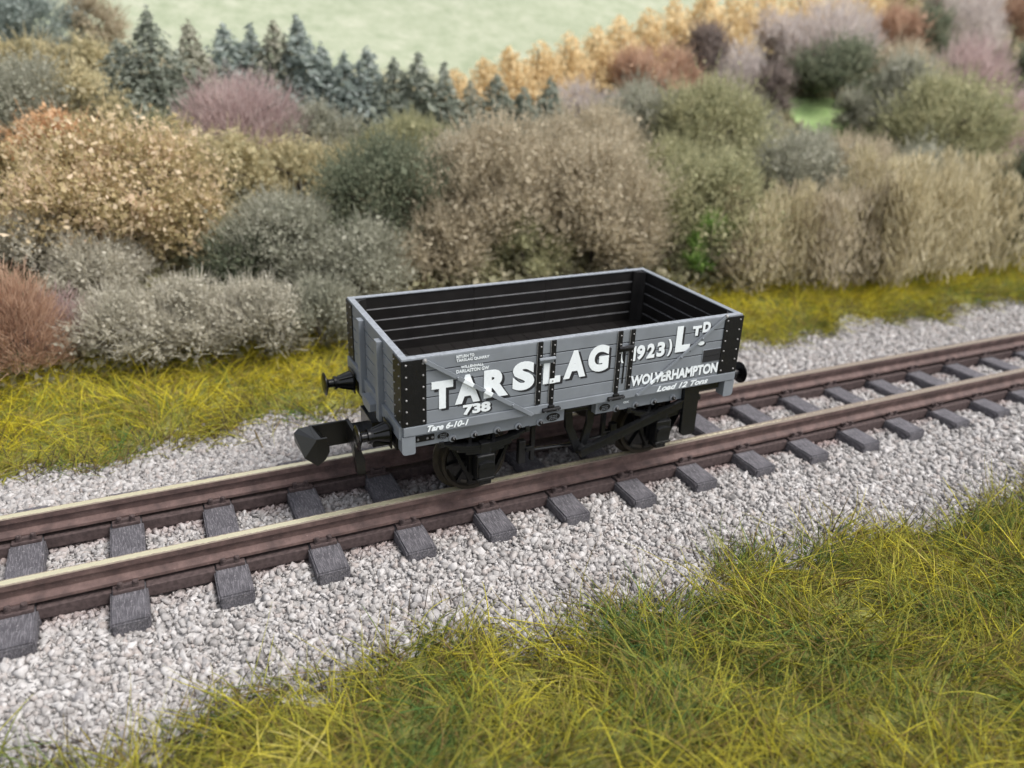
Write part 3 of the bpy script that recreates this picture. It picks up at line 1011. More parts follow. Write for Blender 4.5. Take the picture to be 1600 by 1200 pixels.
# --- buffers
def buffer(sx, y):
    root = empty('buffer', (sx * (HL + 0.045), y, 0.760))
    root.parent = wagon
    b = MB()
    b.box(min(0, sx * 0.016), max(0, sx * 0.016), -0.105, 0.105, -0.10, 0.11, 0.006)
    b.lathe([(0.0, 0.092), (sx * 0.025, 0.088), (sx * 0.120, 0.060), (sx * 0.165, 0.056), (sx * 0.166, 0.066), (sx * 0.188, 0.066), (sx * 0.189, 0.05)], (0, 0, 0), 'x', 22)
    for k in range(4):                                  # ribs on the casting
        a = math.pi / 4 + k * math.pi / 2
        b.bar((sx * 0.012, 0.098 * math.cos(a), 0.098 * math.sin(a)), (sx * 0.14, 0.058 * math.cos(a), 0.058 * math.sin(a)), 0.014, 0.014)
    o = b.build('buffer_casing', M['iron'], root, True)
    MB().lathe([(sx * 0.18, 0.042), (sx * 0.262, 0.042)], (0, 0, 0), 'x', 18).build('buffer_shank', M['iron'], root, True)
    MB().lathe([(sx * 0.240, 0.045), (sx * 0.262, 0.085), (sx * 0.270, 0.113), (sx * 0.278, 0.113), (sx * 0.288, 0.09), (sx * 0.292, 0.03)], (0, 0, 0), 'x', 26).build('buffer_head', M['iron'], root, True)
# thing > part > sub-part is the limit, so each buffer is a part with its pieces as sub-parts
for sx in (-1, 1):
    for y in (-0.60, 0.60):
        buffer(sx, y)

# --- couplings: a hollow hooked nose, side arm, rear plate with a tail
def hull(pts):
    bm = bmesh.new()
    for p in pts:
        bm.verts.new(p)
    bmesh.ops.convex_hull(bm, input=bm.verts)
    bmesh.ops.delete(bm, geom=[v for v in bm.verts if not v.link_faces], context='VERTS')
    return bm
def coupling(sx):
    root = empty('coupling', (0, 0, 0))
    root.parent = wagon
    f = lambda p: (-sx * p[0] * -1 if False else (p[0] if sx < 0 else -p[0]), p[1] if sx < 0 else -p[1], p[2])
    b = MB()
    yn, yf = -0.17, 0.13
    nose = [(-2.295, yn, 0.578), (-2.250, yn, 0.578), (-2.185, yn, 0.500), (-2.187, yn, 0.440), (-2.225, yn, 0.372), (-2.300, yn, 0.315), (-2.405, yn + 0.03, 0.400),
            (-2.400, yf, 0.570), (-2.285, yf, 0.578), (-2.445, yf - 0.03, 0.545), (-2.445, yf - 0.03, 0.465), (-2.40, yf - 0.02, 0.36), (-2.30, yf, 0.33), (-2.20, yf, 0.44), (-2.20, yf, 0.50)]
    b.bm(hull([f(p) for p in nose]))
    b.build('coupling_nose', M['coupler'], root)
    b = MB()
    def bx(x0, x1, y0, y1, z0, z1):
        p, q = f((x0, y0, z0)), f((x1, y1, z1))
        b.box(min(p[0], q[0]), max(p[0], q[0]), min(p[1], q[1]), max(p[1], q[1]), min(z0, z1), max(z0, z1), 0.004)
    bx(-2.30, -1.945, yf - 0.022, yf, 0.345, 0.585)     # long side
    bx(-2.30, -2.200, yn + 0.001, yn + 0.022, 0.46, 0.583)   # short stub on the other side
    bx(-2.302, -2.280, yn + 0.002, yf - 0.002, 0.40, 0.5825)
    b.build('coupling_arm', M['coupler'], root)
    b = MB()
    for p in ([(-1.965, yf, 0.592), (-1.935, yf, 0.592), (-1.935, yn, 0.592), (-1.965, yn, 0.592), (-1.965, yf, 0.40), (-1.935, yf, 0.40), (-1.935, yn, 0.36), (-1.965, yn, 0.36)],
              [(-1.968, yn + 0.14, 0.45), (-1.930, yn + 0.14, 0.45), (-1.920, yn - 0.002, 0.45), (-1.968, yn - 0.002, 0.42), (-1.945, yn + 0.09, 0.14), (-1.875, yn + 0.09, 0.14), (-1.870, yn - 0.002, 0.145), (-1.945, yn - 0.002, 0.15), (-1.870, yn - 0.002, 0.30)]):
        b.bm(hull([f(q) for q in p]))
    b.build('coupling_tail', M['coupler'], root)
    b = MB()
    bx(-1.95, -1.55, -0.11, 0.09, 0.44, 0.56)
    bx(-1.80, -1.50, -0.20, 0.20, 0.42, 0.67)
    b.build('coupling_pocket', M['iron'], root)
for sx in (-1, 1):
    coupling(sx)

# --- running gear
WX, WR = 0.95, 0.320
def wheelset(x):
    root = empty('wheelset', (x, 0, WR))
    root.parent = wagon
    for s in (-1, 1):
        b = MB()
        y0 = s * 0.440
        prof = [(0.0, 0.20), (0.0, 0.365), (s * 0.020, 0.370), (s * 0.035, 0.345), (s * 0.042, WR + 0.003), (s * 0.122, WR - 0.004), (s * 0.124, WR - 0.018), (s * 0.122, 0.285), (s * 0.100, 0.275), (s * 0.080, 0.26), (s * 0.050, 0.22)]
        b.lathe(prof, (0, y0, 0), 'y', 44, 0)
        b.build('wheel_tyre', M['tyre'], root, True)
        b = MB()
        b.lathe([(s * 0.020, 0.280), (s * 0.070, 0.275), (s * 0.075, 0.08), (s * 0.12, 0.075), (s * 0.13, 0.05)], (0, y0, 0), 'y', 30, 0)
        for k in range(8):
            a = 2 * math.pi * k / 8 + 0.2
            b.bar((0.07 * math.cos(a), y0 + s * 0.085, 0.07 * math.sin(a)), (0.272 * math.cos(a), y0 + s * 0.085, 0.272 * math.sin(a)), 0.035, 0.03, 0, up=(0, 1, 0))
        b.build('wheel_centre', M['iron'], root)
    MB().lathe([(-0.70, 0.012), (-0.68, 0.035), (0.68, 0.035), (0.70, 0.012)], (0, 0, 0), 'y', 14).build('axle', M['iron'], root, True)
for x in (-WX, WX):
    wheelset(x)

for sx in (-1, 1):
    for s in (-1, 1):
        x = sx * WX
        b = MB()                                        # W iron: two splayed legs and an inner V
        for dx0, dx1 in ((-0.34, -0.10), (0.34, 0.10)):
            b.bar((x + dx0, s * 0.715, 0.70), (x + dx1, s * 0.715, 0.20), 0.030, 0.062, 0, up=(0, 1, 0))
        for dx0 in (-0.115, 0.115):
            b.bar((x + dx0, s * 0.715, 0.70), (x + dx0 * 0.95, s * 0.715, 0.185), 0.030, 0.045, 0, up=(0, 1, 0))
        b.box(x - 0.13, x + 0.13, min(s * 0.70, s * 0.73), max(s * 0.70, s * 0.73), 0.165, 0.20, 0.004)
        b.build('axle_guard', M['iron'], wagon)
        b = MB()                                        # axlebox: body, stepped lid, lower keep
        y_in, y_out = s * 0.70, s * 0.845
        def ab(x0, x1, ya, yb, z0, z1, bv=0.010):
            b.box(x0, x1, min(ya, yb), max(ya, yb), z0, z1, bv)
        ab(x - 0.085, x + 0.085, y_in, y_out, 0.245, 0.500)
        ab(x - 0.092, x + 0.092, y_out - s * 0.02, y_out + s * 0.018, 0.262, 0.268 + 0.012, 0.005)
        pts = [(x - 0.080, 0.39), (x + 0.080, 0.39), (x + 0.070, 0.425), (x, 0.440), (x - 0.070, 0.425)]
        b.prism(pts, 'y', y_out - s * 0.01, y_out + s * 0.026)
        pts = [(x - 0.072, 0.28), (x + 0.072, 0.28), (x + 0.078, 0.388), (x - 0.078, 0.388)]
        b.prism(pts, 'y', y_out - s * 0.01, y_out + s * 0.014)
        ab(x - 0.060, x + 0.060, y_in, y_out - s * 0.012, 0.195, 0.25)
        ab(x - 0.058, x + 0.058, y_in, y_out - s * 0.03, 0.495, 0.560)
        b.rivet((x, y_out - s * 0.012, 0.222), (0, s, 0.3), 0.012, 0)
        b.build('axlebox', M['gear'], wagon)
        b = MB()                                        # laminated spring with its shackles
        for k in range(4):
            half = 0.41 - 0.075 * k
            n = 9
            pts = []
            for j in range(n):
                t = -1 + 2 * j / (n - 1)
                pts.append((x + t * half, s * 0.775, 0.585 - 0.022 * k + 0.080 * (t * half / 0.41) ** 2))
            for j in range(n - 1):
                b.bar(pts[j], pts[j + 1], 0.075, 0.020)
        for t in (-1, 1):
            b.box(x + t * 0.41 - 0.022, x + t * 0.41 + 0.022, min(s * 0.74, s * 0.82), max(s * 0.74, s * 0.82), 0.645, 0.70, 0.006)
        b.box(x - 0.045, x + 0.045, min(s * 0.73, s * 0.82), max(s * 0.73, s * 0.82), 0.49, 0.61, 0.005)
        b.build('leaf_spring', M['gear'], wagon)

# brake gear: shoes and hangers, pull rods, V hanger, long lever and its guard
for s in (-1, 1):
    b = MB()
    for x, t in ((-0.50, 1), (0.50, -1)):
        b.box(x - 0.035, x + 0.035, s * 0.62 - 0.03, s * 0.62 + 0.03, 0.22, 0.46, 0.008)
        b.bar((x + t * 0.115, s * 0.62, 0.70), (x + t * 0.115, s * 0.62, 0.23), 0.040, 0.040)
        b.box(min(x, x + t * 0.12), max(x, x + t * 0.12), s * 0.62 - 0.025, s * 0.62 + 0.025, 0.335, 0.385, 0.006)
        b.lathe([(-0.045, 0.020), (0.045, 0.020)], (x + t * 0.05, s * 0.62, 0.36), 'y', 10)
        b.tube([(x + t * 0.12, s * 0.62, 0.335), (0.02 * t, s * 0.62, 0.31)], 0.016, 8)
    b.build('brake_shoes', M['gear'], wagon)
b = MB()
b.bar((-0.075, -0.715, 0.74), (-0.06, -0.72, 0.56), 0.035, 0.075, 0, up=(1, 0, 0))
b.bar((-0.063, -0.72, 0.575), (0.065, -0.735, 0.285), 0.035, 0.075, 0, up=(1, 0, 0))
b.bar((0.165, -0.715, 0.74), (0.165, -0.72, 0.56), 0.035, 0.072, 0, up=(1, 0, 0))
b.bar((0.166, -0.72, 0.575), (0.085, -0.735, 0.285), 0.035, 0.072, 0, up=(1, 0, 0))
b.box(-0.11, 0.20, -0.735, -0.70, 0.715, 0.755, 0.004)
b.lathe([(0, 0.045), (-0.07, 0.045), (-0.08, 0.03)], (0.075, -0.735, 0.325), 'y', 14)
b.build('v_hanger', M['gear'], wagon)
b = MB()
pl = [(0.035, 0.275), (1.185, 0.610), (1.215, 0.690), (1.150, 0.690), (0.015, 0.350)]
b.prism(pl, 'y', -0.840, -0.790)
b.bar((0.02, -0.838, 0.350), (1.16, -0.838, 0.690), 0.030, 0.018)
b.build('brake_lever', M['gear'], wagon)
b = MB()
b.prism([(1.150, 0.845), (1.325, 0.835), (1.335, 0.320), (1.305, 0.292), (1.200, 0.292), (1.165, 0.320)], 'y', -0.850, -0.812)
b.box(1.30, 1.575, -0.835, -0.795, 0.755, 0.832, 0.006)
b.box(1.17, 1.31, -0.852, -0.70, 0.800, 0.835, 0.006)
b.build('brake_lever_guard', M['gear'], wagon)
b = MB()
b.box(-1.5, 1.5, -0.30, 0.30, 0.70, 0.84, 0.01)
for x in (-1.30, -0.55, 0.55, 1.30):
    b.box(x - 0.05, x + 0.05, -0.69, 0.69, 0.66, 0.82, 0.01)
b.build('underframe', M['iron'], wagon)

# ------------------------------------------------------------------ the wood on the hillside
RM = ROT.to_matrix()
def on_hill(px, py):
    """where the sight line through a point of the photograph meets the hillside"""
    d = RM @ Vector(((px - 800) / FPX, -(py - 600) / FPX, -1.0))
    base = -0.275
    den = d.z - HILL_S * d.y
    t = (base + HILL_S * (CAM.y - HILL_Y) - CAM.z) / den
    p = CAM + d * t
    if p.y < HILL_Y:
        t = (base - CAM.z) / d.z
        p = CAM + d * t
    dist = (p - CAM).dot(RM @ Vector((0, 0, -1)))
    return Vector((p.x, p.y, float(ground_z(p.x, p.y)))), dist / FPX      # point, units per photo pixel

def leaves(C, Nn, size, aspect=1.5):
    """one small folded rhombus per centre; returns arrays of vertices and faces"""
    n = len(C)
    u = RNG.normal(0, 1, (n, 3))
    if Nn is not None:
        u = u - 0.75 * Nn * np.sum(u * Nn, 1, keepdims=True)
    u /= np.linalg.norm(u, axis=1, keepdims=True) + 1e-9
    w = np.cross(u, RNG.normal(0, 1, (n, 3)) if Nn is None else Nn + 0.7 * RNG.normal(0, 1, (n, 3)))
    w /= np.linalg.norm(w, axis=1, keepdims=True) + 1e-9
    s = (size * np.exp(RNG.normal(0, 0.3, n)))[:, None]
    up = np.cross(u, w) * s * 0.18
    V = np.stack([C - u * s * aspect * 0.5, C + w * s * 0.5 + up, C + u * s * aspect * 0.5, C - w * s * 0.5 + up], 1)
    F = np.arange(n * 4).reshape(n, 4)
    return V.reshape(-1, 3), F

PAL = {  # pale, muted tones: the haze over the wood is put into leaf colour
    'olive': [(0.19, 0.20, 0.12), (0.33, 0.33, 0.19), (0.47, 0.45, 0.27), (0.60, 0.56, 0.36)],
    'paleolive': [(0.27, 0.25, 0.15), (0.47, 0.42, 0.25), (0.64, 0.56, 0.35), (0.75, 0.67, 0.45)],
    'tan': [(0.29, 0.245, 0.17), (0.44, 0.38, 0.27), (0.57, 0.50, 0.37), (0.68, 0.60, 0.46)],
    'darkgreen': [(0.10, 0.125, 0.085), (0.165, 0.19, 0.125), (0.25, 0.265, 0.18), (0.36, 0.36, 0.25)],
    'bluegreen': [(0.17, 0.205, 0.18), (0.28, 0.325, 0.29), (0.41, 0.455, 0.42), (0.57, 0.61, 0.58)],
    'greygreen': [(0.20, 0.205, 0.155), (0.32, 0.32, 0.245), (0.46, 0.45, 0.36), (0.59, 0.57, 0.47)],
    'silver': [(0.33, 0.31, 0.245), (0.49, 0.46, 0.37), (0.62, 0.585, 0.49), (0.74, 0.70, 0.61)],
    'orange': [(0.24, 0.15, 0.075), (0.50, 0.30, 0.15), (0.70, 0.46, 0.27), (0.80, 0.62, 0.42)],
    'autumn': [(0.15, 0.135, 0.07), (0.36, 0.30, 0.155), (0.60, 0.49, 0.28), (0.82, 0.68, 0.50), (0.74, 0.52, 0.36)],
    'gold': [(0.52, 0.39, 0.21), (0.72, 0.57, 0.33), (0.86, 0.72, 0.46), (0.90, 0.80, 0.58)],
    'rust': [(0.28, 0.18, 0.13), (0.47, 0.31, 0.22), (0.61, 0.43, 0.31), (0.70, 0.53, 0.41)],
    'pink': [(0.34, 0.245, 0.24), (0.49, 0.37, 0.355), (0.61, 0.49, 0.46), (0.71, 0.60, 0.57)],
    'pinkgrey': [(0.40, 0.35, 0.33), (0.56, 0.50, 0.47), (0.68, 0.62, 0.58), (0.78, 0.72, 0.68)],
    'darkbrown': [(0.14, 0.11, 0.10), (0.22, 0.18, 0.16), (0.32, 0.265, 0.235), (0.44, 0.37, 0.33)],
    'fresh': [(0.12, 0.20, 0.06), (0.22, 0.36, 0.10), (0.36, 0.54, 0.15), (0.50, 0.66, 0.24)],
    'spruce': [(0.16, 0.185, 0.145), (0.25, 0.275, 0.22), (0.36, 0.385, 0.32), (0.48, 0.50, 0.43)],
    'undergrowth': [(0.20, 0.21, 0.12), (0.34, 0.33, 0.20), (0.46, 0.42, 0.29), (0.56, 0.51, 0.37)],
    'reed': [(0.28, 0.245, 0.15), (0.46, 0.40, 0.25), (0.61, 0.54, 0.36), (0.74, 0.67, 0.49)],
}
for k in list(PAL):
    M['leaf_' + k] = leaf_mat('foliage_' + k, PAL[k], 1.6)

def tree(px, py, wpx, hpx, kind, pal, label, cat='tree', group=None, name=None, dens=1.0, lpx=3.6, twigs=0.7):
    pos, u = on_hill(px, py)
    if kind in ('broad', 'bush'):
        wpx, hpx = wpx * 1.12, hpx * 1.05
    if pal in ('orange', 'autumn', 'paleolive'):
        twigs = 0.2
        lpx = 4.6
    W, H = wpx * u, hpx * u
    root = empty(name or {'broad': 'broadleaf_tree', 'conifer': 'conifer_tree', 'plume': 'larch_tree', 'bare': 'bare_tree', 'bush': 'bush', 'upright': 'tall_shrub'}[kind], pos)
    tag(root, label, cat, group)
    ls = lpx * u
    mat = M['leaf_' + pal]
    area = wpx * hpx / (lpx * lpx)
    if kind in ('broad', 'bush'):
        n = int(min(26000, area * 3.6 * dens))
        nl = int(26 + min(90, wpx * hpx / 500.0))
        cs, rs = [], []
        z_lo = 0.10 if kind == 'bush' else 0.16
        for k in range(nl):
            a = RNG.uniform(0, 2 * math.pi)
            ph = RNG.uniform(-0.55, 1.0)
            rr = math.sqrt(max(0.0, 1 - ph * ph)) * RNG.uniform(0.45, 1.08)
            c = np.array([math.cos(a) * rr * W * 0.45, math.sin(a) * rr * W * 0.33, H * (0.48 + 0.40 * ph * RNG.uniform(0.85, 1.1))])
            cs.append(c)
            rs.append(RNG.uniform(0.07, 0.18) * min(W, 1.25 * H))
        cs, rs = np.array(cs), np.array(rs)
        cs[:, 2] = np.maximum(cs[:, 2], rs * 0.6)
        li = RNG.choice(nl, n, p=rs ** 2 / np.sum(rs ** 2))
        N_ = RNG.normal(0, 1, (n, 3))
        N_ /= np.linalg.norm(N_, axis=1, keepdims=True)
        rad = rs[li] * (1.0 - 0.5 * RNG.random(n) ** 2 + 0.37 * RNG.normal(0, 1, n))
        C = cs[li] + N_ * rad[:, None] * np.array([1, 1, 0.9])
        C[:, 2] = np.maximum(C[:, 2], 0.02)
        V, F = leaves(C, N_, ls)
        m_ = int(n * twigs)                             # fine outward and upward twigs between the leaves
        q = RNG.integers(0, n, m_)
        B = C[q]
        D = N_[q] * 0.8 + np.array([0, 0, 0.7]) + 0.3 * RNG.normal(0, 1, (m_, 3)) + (B - np.array([0, 0, 0.3 * H])) / (0.6 * W)
        D /= np.linalg.norm(D, axis=1, keepdims=True)
        Sd = np.cross(D, RNG.normal(0, 1, (m_, 3)))
        Sd /= np.linalg.norm(Sd, axis=1, keepdims=True)
        T_ = B + D * (ls * RNG.uniform(1.5, 6.5, m_))[:, None]
        V = np.concatenate([V, np.stack([B - Sd * ls * 0.14, B + Sd * ls * 0.14, T_ + Sd * ls * 0.07, T_ - Sd * ls * 0.07], 1).reshape(-1, 3)])
        F = np.arange(len(V)).reshape(-1, 4)
        trunk_top = H * 0.55
    elif kind == 'plume':                               # soft feathery cone of a larch in autumn
        n = int(min(9000, area * 3.4 * dens))
        t = 1 - np.sqrt(RNG.random(n)) * 0.98
        az = RNG.uniform(0, 2 * math.pi, n)
        s0 = RNG.uniform(0, 6.28)
        lump = 1 + 0.22 * np.sin(az * 3 + t * 9 + s0) + 0.18 * np.sin(az * 7 - t * 14 + s0)
        r = W * 0.5 * (1 - t ** 1.7) ** 0.8 * lump * np.sqrt(RNG.random(n)) * (0.85 + 0.3 * RNG.random(n))
        C = np.stack([np.cos(az) * r + 0.05 * W * np.sin(3 * t + s0), np.sin(az) * r, H * (0.04 + 0.96 * t)], 1)
        V, F = leaves(C, None, ls * 0.9, 2.0)
        trunk_top = H * 0.85
    elif kind == 'conifer':
        n = int(min(9000, area * 3.2 * dens))
        t = 1 - np.sqrt(RNG.random(n)) * 0.98
        az = RNG.uniform(0, 2 * math.pi, n)
        tier = 9
        ph = (t * tier) % 1.0
        az = az + 0
        lump = 1 + 0.25 * np.sin(az * 2 + 7 * t + pos.x * 3) + 0.25 * np.sin(az * 5 + np.floor(t * tier) * 2.1) + 0.14 * np.sin(az * 11 + np.floor(t * tier))
        r = W * 0.5 * (1 - t ** 1.25) ** 0.95 * (0.78 + 0.22 * (1 - ph)) * lump * (0.35 + 0.65 * np.sqrt(RNG.random(n))) * np.exp(RNG.normal(0, 0.14, n))
        C = np.stack([np.cos(az) * r, np.sin(az) * r, H * (0.05 + 0.95 * t) - 0.22 * r], 1)
        N_ = np.stack([np.cos(az) * 0.5, np.sin(az) * 0.5, np.full(n, 0.85)], 1)
        V, F = leaves(C, N_, ls * 0.85, 2.2)
        trunk_top = H * 0.9
    elif kind in ('bare', 'upright'):
        n = int(min(14000, area * 4.2 * dens))
        if kind == 'bare':                              # a dome of fine upward twigs
            a = RNG.uniform(0, 2 * math.pi, n)
            el = np.arcsin(RNG.uniform(0.02, 1.0, n))
            rr = RNG.uniform(0.35, 1.0, n) ** 0.6 * (1 + 0.10 * np.sin(7 * a) * np.cos(3 * el) + 0.08 * RNG.normal(0, 1, n))
            B = np.stack([np.cos(a) * np.cos(el) * rr * W * 0.5, np.sin(a) * np.cos(el) * rr * W * 0.35, H * (0.12 + 0.84 * np.sin(el) * rr)], 1)
            D = np.stack([np.cos(a) * np.cos(el) * 0.75, np.sin(a) * np.cos(el) * 0.75, np.sin(el) * 0.8 + 0.55], 1) + 0.25 * RNG.normal(0, 1, (n, 3))
            ln = H * RNG.uniform(0.05, 0.14, n)
            wd = ls * 0.34
        else:                                           # several loose upright sprays of branching stems
            ns = 34
            cx_, cy_, ch_ = RNG.uniform(-0.5, 0.5, ns) * W, RNG.uniform(-0.3, 0.3, ns) * W, H * RNG.uniform(0.5, 1.0, ns)
            ci = RNG.integers(0, ns, n)
            t = RNG.random(n) ** 0.75
            sp = 0.035 * W + 0.085 * W * np.sin(np.pi * np.clip(t, 0, 1) ** 0.8)
            ox, oy = RNG.normal(0, 1, n) * sp, RNG.normal(0, 1, n) * sp
            B = np.stack([cx_[ci] + ox, cy_[ci] + oy, ch_[ci] * t * 0.93], 1)
            D = np.stack([0.30 * RNG.normal(0, 1, n) + ox / (0.1 * W) * 0.30, 0.30 * RNG.normal(0, 1, n), np.ones(n)], 1)
            ln = H * RNG.uniform(0.03, 0.09, n)
            wd = ls * 0.62
        D /= np.linalg.norm(D, axis=1, keepdims=True)
        Sd = np.cross(D, RNG.normal(0, 1, (n, 3)))
        Sd /= np.linalg.norm(Sd, axis=1, keepdims=True)
        T = B + D * ln[:, None]
        V = np.stack([B - Sd * wd * 0.5, B + Sd * wd * 0.5, T + Sd * wd * 0.22, T - Sd * wd * 0.22], 1).reshape(-1, 3)
        F = np.arange(n * 4).reshape(n, 4)
        trunk_top = H * 0.6
    np_mesh('crown' if kind != 'upright' else 'stems', V, F, mat, root)
    if kind != 'upright':
        b = MB()
        r0 = max(0.02, 0.035 * W)
        b.tube([(0, 0, -0.12), (0.01 * W, 0, trunk_top * 0.4), (-0.01 * W, 0.01 * W, trunk_top)], [r0, r0 * 0.75, r0 * 0.3], 7)
        if kind in ('broad', 'bare'):
            for k in range(6):
                a = 2 * math.pi * k / 6 + RNG.uniform(0, 0.6)
                z0 = trunk_top * RNG.uniform(0.35, 0.8)
                b.tube([(0, 0, z0), (math.cos(a) * W * 0.14, math.sin(a) * W * 0.12, z0 + H * 0.13), (math.cos(a) * W * 0.30, math.sin(a) * W * 0.24, z0 + H * 0.24)], [r0 * 0.5, r0 * 0.35, r0 * 0.12], 5)
        b.build('trunk', M['bark'], root)
    return root

# rows that are told apart by counting along them
larches = [(716, 180, 50, 70), (757, 172, 52, 80), (796, 165, 54, 88), (838, 158, 54, 92), (880, 150, 56, 96), (922, 142, 56, 98), (962, 132, 58, 98), (1003, 124, 58, 100),
           (1046, 118, 60, 104), (1090, 108, 60, 104), (1136, 100, 62, 102), (1184, 92, 62, 100), (1236, 82, 64, 96), (1292, 66, 66, 84)]
for i, (x, y, w, h) in enumerate(larches):
    tree(x, y + 8, w * 1.7, h * 1.05, 'plume', 'gold', '%s golden larch from the left along the ridge below the pale field' % ORD[i], 'larch', 'golden larches on the ridge', 'larch_tree', 1.0, 4.2)
spruces = [(205, 205, 96, 145, 'darkgreen'), (256, 215, 104, 165, 'darkgreen'), (312, 190, 84, 132, 'greygreen'), (362, 170, 66, 122, 'bluegreen'), (402, 172, 60, 112, 'bluegreen'),
           (438, 176, 62, 110, 'greygreen'), (474, 182, 66, 118, 'bluegreen'), (508, 190, 60, 116, 'bluegreen'), (543, 200, 62, 118, 'bluegreen'), (578, 208, 56, 116, 'bluegreen')]
for i, (x, y, w, h, p) in enumerate(spruces):
    tree(x, y, w * RNG.uniform(1.5, 2.1), h * RNG.uniform(0.92, 1.22), 'conifer', p.replace('darkgreen', 'spruce'), '%s spruce from the left in the dark spruce row above the pink tree' % ORD[i], 'spruce', 'spruces in the upper left row', 'spruce_tree', 1.1, 5.0)
mids = [(618, 222, 60, 110, 'darkgreen'), (655, 230, 64, 118, 'darkgreen'), (694, 232, 60, 124, 'darkgreen'), (735, 232, 56, 96, 'greygreen'), (774, 236, 58, 100, 'darkgreen'), (815, 236, 56, 92, 'darkgreen'), (856, 226, 54, 88, 'darkgreen')]
for i, (x, y, w, h, p) in enumerate(mids):
    tree(x, y, w * RNG.uniform(1.5, 2.1), h * RNG.uniform(0.90, 1.25), 'conifer', p.replace('darkgreen', 'spruce'), '%s dark spruce from the left in the group below the golden larches' % ORD[i], 'spruce', 'spruces below the larches', 'spruce_tree', 1.1, 5.0)

